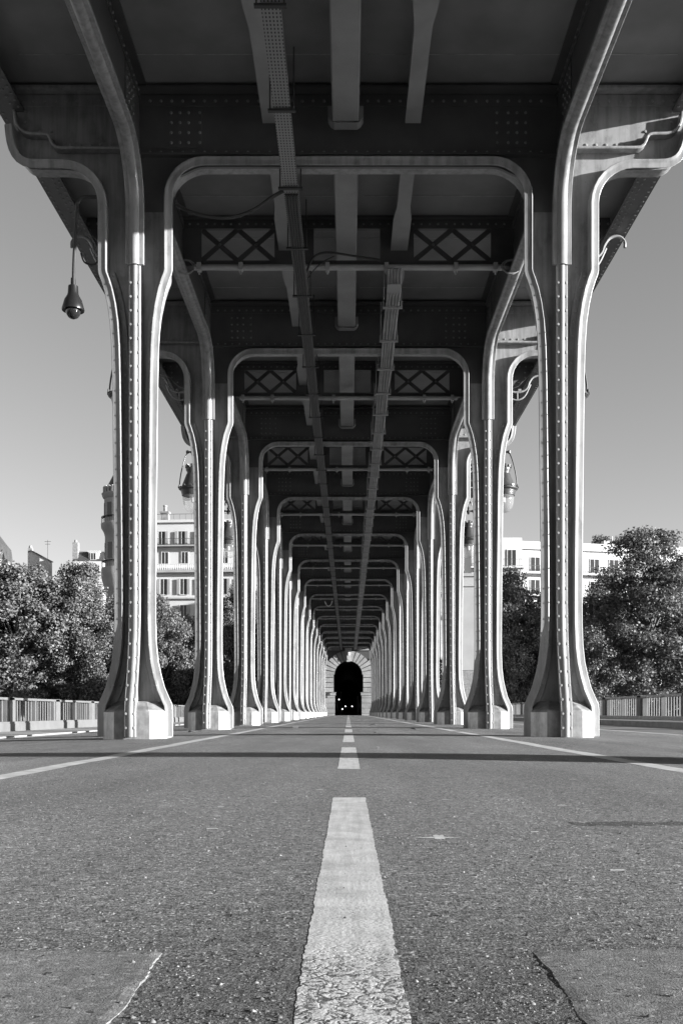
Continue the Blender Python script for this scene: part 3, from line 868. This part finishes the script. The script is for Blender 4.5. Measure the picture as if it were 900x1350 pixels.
# ------------------------------------------------------------------ stone gateway and tunnel
gw = empty('stone_gateway', (0, 97.4, 0)); tag(gw, 'rusticated stone archway closing the far end of the colonnade', 'archway')
w = MB()
ZS, RA, ZT, XW = 3.95, 1.36, 7.3, 4.5
JW = 1.42
inner = [(-JW,-.5),(-JW,ZS)] + [(-RA*math.cos(R(t)), ZS+RA*math.sin(R(t))) for t in range(6, 175, 7)] + [(JW,ZS),(JW,-.5)]
n = len(inner)
outer_pts = []
for x, z in inner: outer_pts.append((x, z))
poly = [(-XW,-.5),(-XW,ZT),(XW,ZT),(XW,-.5)] + inner[::-1]
w.prism(poly, .12, 8)
w.build('wall', M['zinc'], gw)
# quoin blocks
jb = MB(); g_ = .06
z = 2.25
while z < ZS-.1:
    for sg in (-1, 1):
        jb.obox((sg*(JW+.85/1.0*.95-.0), .05, z+.24), (.78+.0,0,0), (0,.075,0), (0,0,.24-g_/2))
        jb.obox((sg*(JW+1.65+.75), .05, z+.24), (.72,0,0), (0,.07,0), (0,0,.24-g_/2))
    z += .48
jb.build('ashlar_block', M['stone'], gw)
vb = MB(); nv = 15; zc = ZS
for i in range(nv):
    if i == nv//2: continue
    a0, a1 = 180*i/nv+1.1, 180*(i+1)/nv-1.1
    mid = (a0+a1)/2
    ro = min(2.9 if mid < 40 or mid > 140 else 2.35, 2.35/max(.2, abs(math.sin(R(mid)))) , 2.6/max(.05, abs(math.cos(R(mid)))))
    ro = max(ro, 2.2)
    pl = [(RA*math.cos(R(a0)), zc+RA*math.sin(R(a0))),(ro*math.cos(R(a0)), zc+ro*math.sin(R(a0))),(ro*math.cos(R(a1)), zc+ro*math.sin(R(a1))),(RA*math.cos(R(a1)), zc+RA*math.sin(R(a1)))]
    vb.prism(pl, -.04+.02*(i % 2), .14)
vb.build('voussoir', M['stone'], gw)
ks = MB()
a0, a1 = 90-180/nv/2-1, 90+180/nv/2+1
ks.prism([(.16,5.22),(.34,6.55),(-.34,6.55),(-.16,5.22)], -.24, .12)
ks.prism([(.10,5.4),(.2,6.35),(-.2,6.35),(-.10,5.4)], -.34, -.242)
ks.lathe([(0,-.2),(.14,-.17),(.17,0),(.12,.16),(0,.2)], (0,-.30,6.0), 12)
ks.build('keystone', M['stone_pale'], gw)
co = MB(); z = 6.33
for zz in (6.33, 6.75):
    for x0 in np.arange(-2.4, 2.4, .8):
        if abs(x0+.4) < .5 and zz < 6.5: continue
        co.box(x0+.01, x0+.79, -.02, .13, zz, zz+.40)
co.build('ashlar_block', M['stone'], gw)
for sg in (-1, 1):
    im = MB()
    x0, x1 = sg*1.22, sg*3.1
    im.box(min(x0,x1), max(x0,x1), -.28, .11, 1.95, 2.20); im.box(min(x0+sg*.08,x1), max(x0+sg*.08,x1), -.20, .11, 1.72, 1.948); im.box(min(x0-sg*.04,x1), max(x0-sg*.04,x1), -.32, .11, 2.202, 2.245)
    im.build('impost', M['stone'], gw)
    pb = MB(); z = -.3
    for i in range(4):
        pb.box(min(sg*1.30,sg*3.0), max(sg*1.30,sg*3.0), -.14, .11, z+.02, z+.49); z += .5
    pb.build('ashlar_block', M['stone'], gw)
tv = MB()
prof_i = [(-JW-.3,-.6),(-JW-.3,ZS)] + [(-(RA+.3)*math.cos(R(t)), ZS+(RA+.3)*math.sin(R(t))) for t in range(10, 171, 10)] + [(JW+.3,ZS),(JW+.3,-.6)]
prof_o = [(x*1.5 if abs(x) > 1 else x, z+ (1.2 if z > ZS else 0)) for x, z in prof_i]
vs = [(x, 8.0, z) for x, z in prof_i] + [(x, 105, z) for x, z in prof_i]
n = len(prof_i); tv.add(vs, [(i, i+1, i+1+n, i+n) for i in range(n-1)])
vs = [(x, 8.0, z) for x, z in prof_o] + [(x, 105, z) for x, z in prof_o]
tv.add(vs, [(i, i+n, i+1+n, i+1) for i in range(n-1)])
tv.add([(-3,105,-.6),(3,105,-.6),(3,105,7),(-3,105,7)], [(0,1,2,3)]); tv.add([(-3,105.3,-.6),(3,105.3,-.6),(3,105.3,7),(-3,105.3,7)], [(0,3,2,1)])
tv.build('tunnel_vault', M['deck'], gw)

# stone pylon on the right bank
py = empty('stone_pylon', (12.6, 101.5, 0)); tag(py, 'smooth tall stone pylon with capital seen between the right columns', 'pylon')
t = MB(); t.box(-1.35,1.35,-1.35,1.35,5.6,12.9); t.build('shaft', M['stone_pale'], py)
t = MB(); t.box(-1.5,1.5,-1.5,1.5,12.9,13.05); t.box(-1.42,1.42,-1.42,1.42,13.05,13.9); t.box(-1.6,1.6,-1.6,1.6,13.9,14.2); t.build('capital', M['stone_pale'], py)
t = MB(); t.box(-1.5,1.5,-1.5,1.5,4.9,5.6); t.box(-1.65,1.65,-1.65,1.65,4.5,4.9); t.build('base_moulding', M['stone_pale'], py)
t = MB()
for i in range(12): t.box(-1.6,1.6,-1.6,1.6,-1.2+i*.475,-1.2+i*.475+.445)
t.box(-1.57,1.57,-1.57,1.57,-1.2,4.49); t.build('pedestal', M['plinth'], py)

# van in the tunnel
van = empty('van', (.06, 166, .35)); tag(van, 'dark van with lit headlights inside the tunnel', 'van')
sheet('tunnel_ramp', [-1.6,1.6], [108,150,164,203], lambda x, y: 0.0 if y < 120 else (.30 if y < 160 else .35), M['road'])
t = MB(); t.prism([(-2.4,.45),(-2.4,1.0),(-2.25,1.15),(-1.6,1.3),(-.95,2.1),(2.5,2.15),(2.55,.45)], -.9, .9, mp=lambda a, b_, d_: (d_, a, b_)); t.build('body', M['van'], van)
t = MB(); t.add([(-.78,-1.56,1.36),(.78,-1.56,1.36),(.72,-1.02,2.03),(-.72,-1.02,2.03)], [(0,1,2,3)]); t.build('windscreen', M['pane'], van)
for sg in (-1, 1):
    t = MB(); t.lathe([(0,-.02),(.075,-.02),(.08,.02),(0,.05)], n=14)
    o = t.build('headlight', M['glow'], van); o.location = (sg*.55,-2.40,.95); o.rotation_euler = (R(90),0,0)
    for yy in (-1.5, 1.5):
        t = MB(); t.lathe([(.1,-.1),(.33,-.1),(.35,-.06),(.35,.06),(.33,.1),(.1,.1)], n=16)
        o = t.build('wheel', M['tyre'], van); o.location = (sg*.82,yy,.35); o.rotation_euler = (0,R(90),0)
def post_lamp(x, y, h, lit, label):
    r_ = empty('bollard_light' if lit else 'sign_post', (x, y, 0))
    t = MB(); t.tube([(0,0,-.1),(0,0,h)], .05, 8); t.lathe([(0,h),(.08,h),(.08,h+.06),(0,h+.1)], n=10); t.build('pole', M['iron'], r_)
    t = MB(); t.lathe([(0,-.02),(.05,-.02),(.055,.03),(0,.06)], n=12)
    o = t.build('lamp' if lit else 'reflector', M['glow'] if lit else M['iron'], r_); o.location = (0,-.06,h-.12); o.rotation_euler = (R(90),0,0)
    tag(r_, label, 'lamp post' if lit else 'post')
post_lamp(-.96, 103.5, 1.75, True, 'thin post with a small lit lamp inside the arch, left')
post_lamp(-.62, 104.5, .75, True, 'short post with a small dim lamp inside the arch')
post_lamp(-.75, 101, 2.3, False, 'tall dark post standing inside the arch, left of centre')
post_lamp(.95, 101, 1.9, False, 'dark post standing inside the arch, right side')

# ------------------------------------------------------------------ trees
def tree_mesh(seed, H, Rx, trunk_h, nclump, nleaf, leaf=.26):
    rg = np.random.RandomState(seed)
    trunk = MB()
    tw = [(0,0,-.3),(.15,.05,H*.15),(.05,.2,H*.32),(.25,.1,H*.5),(.1,0,H*.75)]
    trunk.tube(smooth_path(tw, 4), list(np.linspace(.42, .12, 17)), 10)
    clumps = []
    cz = trunk_h + (H-trunk_h)*.5; rz = (H-trunk_h)*.5
    while len(clumps) < nclump:
        p = rg.uniform(-1, 1, 3)
        rr = np.linalg.norm(p)
        if rr > 1 or rr < .35: continue
        f = 1 - .35*max(0, p[2])**2
        clumps.append((p[0]*Rx*f, p[1]*Rx*f, cz+p[2]*rz, rg.uniform(.75, 1.55)))
    for c in clumps[::3]:
        base = (.1, .1, min(c[2]-.8, H*rg.uniform(.2,.5)))
        mid = (c[0]*.45, c[1]*.45, (base[2]+c[2])*.5+.3)
        trunk.tube(smooth_path([base, mid, c[:3]], 3), list(np.linspace(.16, .03, 7)), 6)
    per = nleaf//nclump
    V = []; 
    for (x, y, z, r) in clumps:
        n = int(per*r**1.6)
        d = rg.normal(size=(n, 3)); d /= np.linalg.norm(d, axis=1)[:, None]
        rad = r*(rg.rand(n)**.45)*rg.uniform(.8, 1.25, n)
        c = np.array((x, y, z)) + d*rad[:, None]*np.array((1.1, 1.1, .75))
        nrm = d*.7 + rg.normal(size=(n, 3))*.7 + np.array((0, 0, .5)); nrm /= np.linalg.norm(nrm, axis=1)[:, None]
        u = np.cross(nrm, rg.normal(size=(n, 3))); u /= np.linalg.norm(u, axis=1)[:, None]
        w_ = np.cross(nrm, u)
        s_ = leaf*rg.uniform(.55, 1.2, n)[:, None]
        q = np.stack([c-u*s_*.55, c-u*s_*.05-w_*s_*.45+nrm*s_*.12, c+u*s_*.6, c+u*s_*.05+w_*s_*.45+nrm*s_*.12], 1)
        V.append(q.reshape(-1, 3))
    V = np.concatenate(V); nq = len(V)//4
    me = bpy.data.meshes.new('crown')
    me.vertices.add(len(V)); me.vertices.foreach_set('co', V.astype(np.float32).ravel())
    me.loops.add(len(V)); me.loops.foreach_set('vertex_index', np.arange(len(V), dtype=np.int32))
    me.polygons.add(nq); me.polygons.foreach_set('loop_start', np.arange(0, len(V), 4, dtype=np.int32))
    me.update(calc_edges=True); me.validate()
    return trunk, me
protos = []
for i, (sd, H, Rx, th, nc, nl) in enumerate(((11,18,5.4,3.0,120,30000),(23,18,4.8,2.2,110,28000),(37,20,6.2,3.0,150,38000))):
    trunk, me = tree_mesh(sd, H, Rx, th, nc, nl)
    me.materials.append(M['leaf'] if i != 1 else M['leaf2'])
    r_ = empty('plane_tree'); trunk.build('trunk', M['bark'], r_)
    o = bpy.data.objects.new('crown', me); COL.objects.link(o); o.parent = r_
    protos.append([r_, H, False])
# x, y, top height above path, proto, squash, label
TR = [(-40.5,108,19.0,0,1.05,'leafy plane tree at the far left edge, under the dark roof'),
      (-34.0,104,17.6,1,1.05,'leafy plane tree left of the near left column, in front of the gabled white house'),
      (-28.5,107,16.6,2,.9,'leafy plane tree partly hidden by the near left column'),
      (-20.3,108,14.6,1,.85,'leafy plane tree between the first two left columns, before the white facade'),
      (-15.5,112,14.0,0,.8,'leafy plane tree partly behind the second left column'),
      (-12.0,110,16.2,1,.55,'narrow strip of leafy tree seen between second and third left columns'),
      (17.8,108,16.0,0,.85,'leafy plane tree between the first two right columns'),
      (22.6,112,15.0,1,.85,'leafy plane tree directly behind the near right column'),
      (31.4,106,20.0,2,1.08,'tallest leafy tree, right of the near right column'),
      (38.0,112,17.5,0,1.0,'leafy plane tree cut by the right edge of the picture'),
      (25.6,104,14.6,1,.95,'low leafy tree just right of the near right column'),
      (-37.0,118,17.5,1,1.1,'leafy plane tree standing behind the two leftmost trees'),
      (-48,112,16,2,1.0,'leafy plane tree beyond the left edge of the picture')]
for j, (x, top) in enumerate(((-46,9),(-40,8),(-33.5,9.5),(-27,8.5),(-21,9),(-14.5,8.5),(15.5,9),(21,10),(27,9.5),(33,10.5),(39,10),(45,9.5))):
    TR.append((x, 122+(j % 3)*2.5, top, j % 2, 1.75, 'low leafy tree filling the gap under taller trees ' + ['at the far left edge','below the gabled house','left of the near left column','behind the near left column','between the first two left columns','behind the second left column','between the first two right columns','behind the near right column','just right of the near right column','below the tallest tree','left of the right edge','at the far right edge'][j]))
for i, (x, y, top, pi, sq, lab) in enumerate(TR):
    pr = protos[pi]
    o = pr[0] if not pr[2] else copy_tree(pr[0]); pr[2] = True
    o.location = (x, y, -1.2); s_ = (top+1.2)/pr[1]*.97
    o.scale = (s_*sq, s_*sq, s_); o.rotation_euler = (0,0,i*2.17)
    tag(o, lab, 'tree', 'plane trees along the quay')
bt, me = tree_mesh(91, 8, 5.0, 1.0, 46, 7000, .34); me.materials.append(M['leaf2'])
r_ = empty('roof_tree', (44, 172, 22.2)); bt.build('trunk', M['bark'], r_); o = bpy.data.objects.new('crown', me); COL.objects.link(o); o.parent = r_
tag(r_, 'dark tree top showing above the white flat-roofed building', 'tree')

def hedge(x0, x1, y, h, label):
    rg = np.random.RandomState(int(abs(x0)*7)); n = 9000
    c = np.stack([rg.uniform(x0, x1, n), y+rg.normal(size=n)*.7, rg.uniform(-1.2, h, n)], 1)
    c[:, 2] += np.sin(c[:, 0]*1.3)*.3*(c[:, 2] > h*.5)
    u = rg.normal(size=(n, 3)); u /= np.linalg.norm(u, axis=1)[:, None]
    w_ = np.cross(u, rg.normal(size=(n, 3))); w_ /= np.linalg.norm(w_, axis=1)[:, None]
    q = np.stack([c-u*.2, c-w_*.16, c+u*.2, c+w_*.16], 1).reshape(-1, 3)
    me = bpy.data.meshes.new('hedge'); me.from_pydata(q.tolist(), [], [(4*i,4*i+1,4*i+2,4*i+3) for i in range(n)]); me.materials.append(M['leaf2'])
    o = bpy.data.objects.new('hedge', me); COL.objects.link(o); tag(o, label, 'hedge')
hedge(-50, -8, 126, 2.6, 'dark hedge under the left trees behind the pale parapet')
for sg, sd in ((-1,'left'),(1,'right')):
    q = MB(); q.box(min(sg*8, sg*52), max(sg*8, sg*52), 128, 128.4, -1.25, 1.6); q.box(min(sg*8, sg*52), max(sg*8, sg*52), 127.9, 128.5, 1.603, 1.75)
    tag(q.build('quay_wall', M['zinc']), f'low dark wall standing behind the hedge on the {sd} bank', 'wall')
hedge(13.5, 50, 126, 2.6, 'dark hedge under the right trees behind the dark-posted parapet')
# ------------------------------------------------------------------ buildings
def window(parent, x, z, w_, h, y, shut=True, dark=.0):
    f = MB(); f.box(x-w_/2-.08, x+w_/2+.08, y-.05, y+.05, z-.10, z); f.box(x-w_/2-.08, x+w_/2+.08, y-.05, y+.05, z+h, z+h+.08)
    f.box(x-w_/2-.08, x-w_/2, y-.05, y+.05, z, z+h); f.box(x+w_/2, x+w_/2+.08, y-.05, y+.05, z, z+h); f.box(x-.04, x+.04, y-.03, y+.04, z, z+h)
    fo = f.build('window', M['plaster'], parent)
    p = MB(); p.box(x-w_/2, x+w_/2, y-.012, y+.02, z, z+h); p.build('pane', M['pane'], fo)
    if shut:
        for sg in (-1, 1):
            s_ = MB(); xx = x+sg*(w_/2+.30)
            s_.box(xx-.2, xx+.2, y-.14, y-.06, z, z+h); s_.build('shutter', M['shutter'], fo)
def rail(parent, x0, x1, y, z, h=.95, step=.22):
    t = MB(); t.box(x0, x1, y-.03, y+.03, z+h-.05, z+h); t.box(x0, x1, y-.02, y+.02, z+.08, z+.12)
    x = x0
    while x < x1: t.box(x-.015, x+.015, y-.015, y+.015, z, z+h-.05); x += step
    t.build('railing', M['railing'], parent)

# corner apartment block with a turret
ab = empty('apartment_building', (-36, 150, -1)); tag(ab, 'pale corner apartment building with round turret and balconies behind the left columns', 'building')
ab.rotation_euler = (0,0,R(-4))
Zg = 1.0
t = MB(); t.box(0, 24, 0, 14, 0, 29.2+Zg-.6); t.build('wall', M['plaster'], ab)
t = MB(); t.box(-.2, 24.2, -.35, 14.2, 29.2+Zg-.6, 29.6+Zg-.6); t.build('cornice', M['plaster'], ab)
t = MB(); t.box(-.2, 24, -1.0, 0, 24.95+Zg, 25.15+Zg); t.box(-.2, 24, -.8, 0, 21.1+Zg, 21.45+Zg); t.box(-.2,24,-.35,0,17.2+Zg,17.4+Zg); t.build('balcony_slab', M['plaster2'], ab)
rail(ab, 0, 24, -.95, 25.15+Zg, .95, .24)
rail(ab, 0, 24, .4, 29.0+Zg, 1.0, .9)
t = MB(); x = 0.1
t.box(0, 24, -.78, -.66, 22.25+Zg, 22.4+Zg)
while x < 24:
    t.lathe([(.05,0),(.09,.2),(.05,.45),(.07,.8)], (x, -.72, 21.45+Zg), 6); x += .28
t.build('stone_balustrade', M['plaster'], ab)
for x in (2.3, 5.2, 8.2, 11.2, 14.2, 17.2, 20.2):
    window(ab, x, 25.3+Zg, .95, 2.0, -.05)
    window(ab, x+.5, 22.5+Zg, .95, 1.7, -.05, False)
    window(ab, x+.3, 17.9+Zg, .95, 2.3, -.05)
    window(ab, x+.3, 14.0+Zg, .95, 2.3, -.05)
    window(ab, x+.3, 10.0+Zg, .95, 2.3, -.05)
for x, h in ((8.3,2.3),(14.6,2.9),(19,2.4)):
    t = MB(); t.box(x-.55, x+.55, 1.2, 2.2, 29.4, 29.6+h*.75); t.box(x-.7, x+.7, 1.05, 2.35, 29.6+h*.75, 29.85+h*.75); t.lathe([(.3,29.8+h*.75),(.26,30.6+h*.75),(.34,30.65+h*.75),(.34,30.85+h*.75),(0,30.9+h*.75)], (x,1.7,0), 10)
    t.build('chimney', M['brick'], ab)
tu = MB(); tc = (1.9, .5, 0)
tu.lathe([(2.3,0),(2.3,17.6+Zg),(2.45,18.6+Zg),(2.95,20.6+Zg),(3.0,21.3+Zg),(2.9,21.9+Zg),(2.4,22.0+Zg),(2.4,26.6+Zg),(2.55,27.2+Zg),(2.95,27.9+Zg),(3.0,28.5+Zg),(2.6,28.6+Zg),(2.5,28.7+Zg),(2.5,32.2+Zg),(2.7,32.4+Zg),(2.9,33.0+Zg),(2.6,33.1+Zg),(0,33.1+Zg)], tc, 28)
tu_o = tu.build('turret', M['plaster2'], ab)
t = MB(); t.lathe([(2.6,33.1+Zg),(2.5,33.6+Zg),(2.0,34.3+Zg),(1.35,35.6+Zg),(.8,36.6+Zg),(.5,36.9+Zg),(0,37.6+Zg)], tc, 24); t.build('turret_roof', M['zinc'], tu_o)
for a in (200, 245, 290, 335):
    ca, sa = math.cos(R(a)), math.sin(R(a))
    for z, h, r in ((29.3+Zg,2.2,2.51),(23.2+Zg,2.4,2.41),(14.6+Zg,2.2,2.31)):
        t = MB(); t.obox((tc[0]+ca*r, tc[1]+sa*r, z+h/2), (-sa*.45, ca*.45, 0), (ca*.04, sa*.04, 0), (0,0,h/2))
        t.build('turret_window', M['pane'], tu_o)
for z, r in ((28.6+Zg,2.9),(22.0+Zg,2.85)):
    t = MB()
    for j in range(40):
        a = 2*math.pi*j/40; t.obox((tc[0]+math.cos(a)*r, tc[1]+math.sin(a)*r, z+.45), (.02,0,0), (0,.02,0), (0,0,.45))
    t.lathe([(r-.03,z+.88),(r+.03,z+.88),(r+.03,z+.94),(r-.03,z+.94)], (tc[0],tc[1],0), 40)
    t.build('turret_railing', M['railing'], tu_o)
t = MB()
for a in range(185, 355, 14):
    ca, sa = math.cos(R(a)), math.sin(R(a)); t.obox((tc[0]+ca*2.5, tc[1]+sa*2.5, 33.5+Zg), (ca*.18, sa*.18, 0), (-sa*.14, ca*.14, 0), (0,0,.5))
t.build('turret_ornament', M['plaster2'], tu_o)

# small houses behind the left trees
gh = empty('gabled_house', (-58.6, 190, 0)); tag(gh, 'plain white gabled house end with chimney above the left trees', 'house')
t = MB(); t.prism([(-2.2,-1),(-2.2,30.6),(-1.5,30.9),(1.7,29.2),(1.7,-1)], 0, 2.5); t.build('wall', M['plaster'], gh)
t = MB(); t.prism([(-1.6,30.96),(1.85,29.13),(1.85,29.35),(-1.6,31.2)], -.2, 2.7); t.build('roof', M['zinc'], gh)
t = MB(); t.box(-2.35,-1.55,.5,1.3,30.5,31.6); t.lathe([(.35,31.6),(.3,32.1),(0,32.15)], (-1.95,.9,0), 8); t.build('chimney', M['brick'], gh)
t = MB(); t.tube([(1.0,2,29.5),(1.0,2,33.4)], .05, 5); t.tube([(.4,2,33.1),(1.6,2,33.1)], .04, 5); t.tube([(.5,2,32.6),(1.5,2,32.6)], .04, 5); t.build('aerial', M['railing'], gh)
dh = empty('dormer_house', (-49, 186, 0)); tag(dh, 'small white house with slate dormer roof and tall chimney left of the turret', 'house')
t = MB(); t.box(-2.0, 3.5, 0, 9, -1, 28.4); t.build('wall', M['plaster'], dh)
t = MB(); t.prism([(0,28.4),(9,28.4),(7.5,30.4),(1.2,30.4)], -2.0, 3.5, mp=lambda a, b_, d_: (d_, a, b_)); t.build('roof', M['zinc'], dh)
t = MB(); t.box(-2.3,-1.3,.3,1.4,20,32.0); t.lathe([(.3,32),(.25,32.5),(0,32.55)], (-1.8,.8,0), 8); t.build('chimney', M['brick'], dh)
t = MB(); t.box(.7, 2.6, .3, 3, 28.6, 30.2); t.box(.5, 2.8, .2, 3, 30.2, 30.4); t.build('dormer', M['plaster'], dh)
window(dh, .8, 26.2, .9, 1.6, -.05, False); window(dh, 2.4, 26.2, .9, 1.6, -.05, False); window(dh, 1.6, 28.75, .9, 1.2, .22, False)
rail(dh, -.5, 3.3, -.4, 25.6, .9, .3)
lh = empty('slate_roof_house', (-68.2, 188, 0)); tag(lh, 'dark slate mansard roof at the left edge above the trees', 'house')
t = MB(); t.box(-6, 2.0, 0, 10, -1, 29.5); t.build('wall', M['plaster2'], lh)
t = MB(); t.prism([(-6,29.5),(2.0,29.5),(1.6,32.4),(.6,33.6),(-.6,35.2),(-6,35.2)], 0, 10); t.build('roof', M['zinc'], lh)
t = MB(); t.box(-1.6,-.7,1,2,34,36.6); t.build('chimney', M['brick'], lh)

# white flat-roofed building behind the right trees
wb = empty('flat_roof_building', (14.5, 156.5, -2.6)); wb.rotation_euler = (0,0,R(12)); tag(wb, 'long white flat-roofed apartment building behind the right trees', 'building')
L = 56
t = MB(); t.box(0, L, 0, 14, 0, 28.9); t.build('wall', M['plaster'], wb)
t = MB(); t.box(-.3, L+.3, -.5, 14.3, 28.9, 30.1); t.build('parapet_band', M['plaster'], wb)
for zf in (25.2, 21.6, 18.0):
    t = MB(); t.box(-.2, L+.2, -1.3, 0, zf-.25, zf); t.build('balcony_slab', M['plaster'], wb)
    rail(wb, 0, L, -1.25, zf, 1.0, .3)
    x = 2.0
    while x < L-1:
        window(wb, x, zf+.25, 1.5 if int(x) % 2 else 1.1, 2.2, -.05, False); x += 3.4
for x, h in ((10,1.6),(30,1.4),(41,1.7)):
    t = MB(); t.box(x-.5, x+.5, 4, 5.2, 30.1, 30.1+h); t.tube([(x+1.2,4.5,30.1),(x+1.2,4.5,30.1+h*1.6)], .08, 6); t.build('chimney', M['plaster'] if x == 30 else M['brick'], wb)
ph_ = empty('block_behind_pylon', (20.2, 135, -1)); ph_.name = 'apartment_building'
tag(ph_, 'white apartment block with balcony seen above the stone pylon', 'building')
t = MB(); t.box(-3.6, 3.2, 0, 9, 0, 24.9); t.build('wall', M['plaster'], ph_)
t = MB(); t.box(-3.8, 3.4, -.9, 0, 20.7, 20.9); t.build('balcony_slab', M['plaster'], ph_); rail(ph_, -3.6, 3.2, -.85, 20.9, 1, .3)
for x in (-2.4,-.4,1.8): window(ph_, x, 21.1, 1.1, 2.1, -.05, False)

# ------------------------------------------------------------------ light, sky, camera
EL, AZ = R(10.0), R(17.5)
sv = Vector((math.cos(EL)*math.cos(AZ), -math.cos(EL)*math.sin(AZ), math.sin(EL)))
sun = bpy.data.lights.new('sun', 'SUN'); sun.energy = 4.1; sun.angle = R(.5); sun.color = (1, .985, .96)
sun.color = (1, 1, 1)
so = bpy.data.objects.new('sun', sun); COL.objects.link(so); so.rotation_euler = (-sv).to_track_quat('-Z', 'Y').to_euler(); so.location = (40,-10,30)
W = bpy.data.worlds.new('World'); S.world = W; W.use_nodes = True
nt = W.node_tree; bg = nt.nodes['Background']
sky = N(nt, 'ShaderNodeTexSky', sky_type='NISHITA'); sky.sun_disc = False
sky.sun_elevation = EL; sky.sun_rotation = math.atan2(sv.x, sv.y)
sky.air_density = 1; sky.dust_density = .6; sky.ozone_density = 1
sp = N(nt, 'ShaderNodeSeparateColor'); nt.links.new(sky.outputs[0], sp.inputs[0])
v1 = math_n(nt, 'MULTIPLY', sp.outputs[0], .55); v2 = math_n(nt, 'MULTIPLY', sp.outputs[1], .40); v3 = math_n(nt, 'MULTIPLY', sp.outputs[2], .05)
tot = math_n(nt, 'ADD', math_n(nt, 'ADD', v1, v2), v3)
cc = N(nt, 'ShaderNodeCombineColor')
for i in range(3): nt.links.new(tot, cc.inputs[i])
nt.links.new(cc.outputs[0], bg.inputs[0]); bg.inputs[1].default_value = .05

cam = bpy.data.cameras.new('camera'); co_ = bpy.data.objects.new('camera', cam); COL.objects.link(co_)
co_.location = (0, 0, .27); co_.rotation_euler = (R(90), 0, 0)
cam.sensor_fit = 'VERTICAL'; cam.sensor_height = 36; cam.lens = 36*1319/1350
cam.shift_x = -9/1350; cam.shift_y = (939.5-675)/1350
cam.clip_start = .02; cam.clip_end = 5000
S.camera = co_
S.view_settings.view_transform = 'Standard'; S.view_settings.look = 'None'
S.view_settings.exposure = 2.2; S.view_settings.gamma = 1; S.view_settings.use_curve_mapping = False
S.cycles.max_bounces = 7; S.cycles.diffuse_bounces = 4; S.cycles.transparent_max_bounces = 12
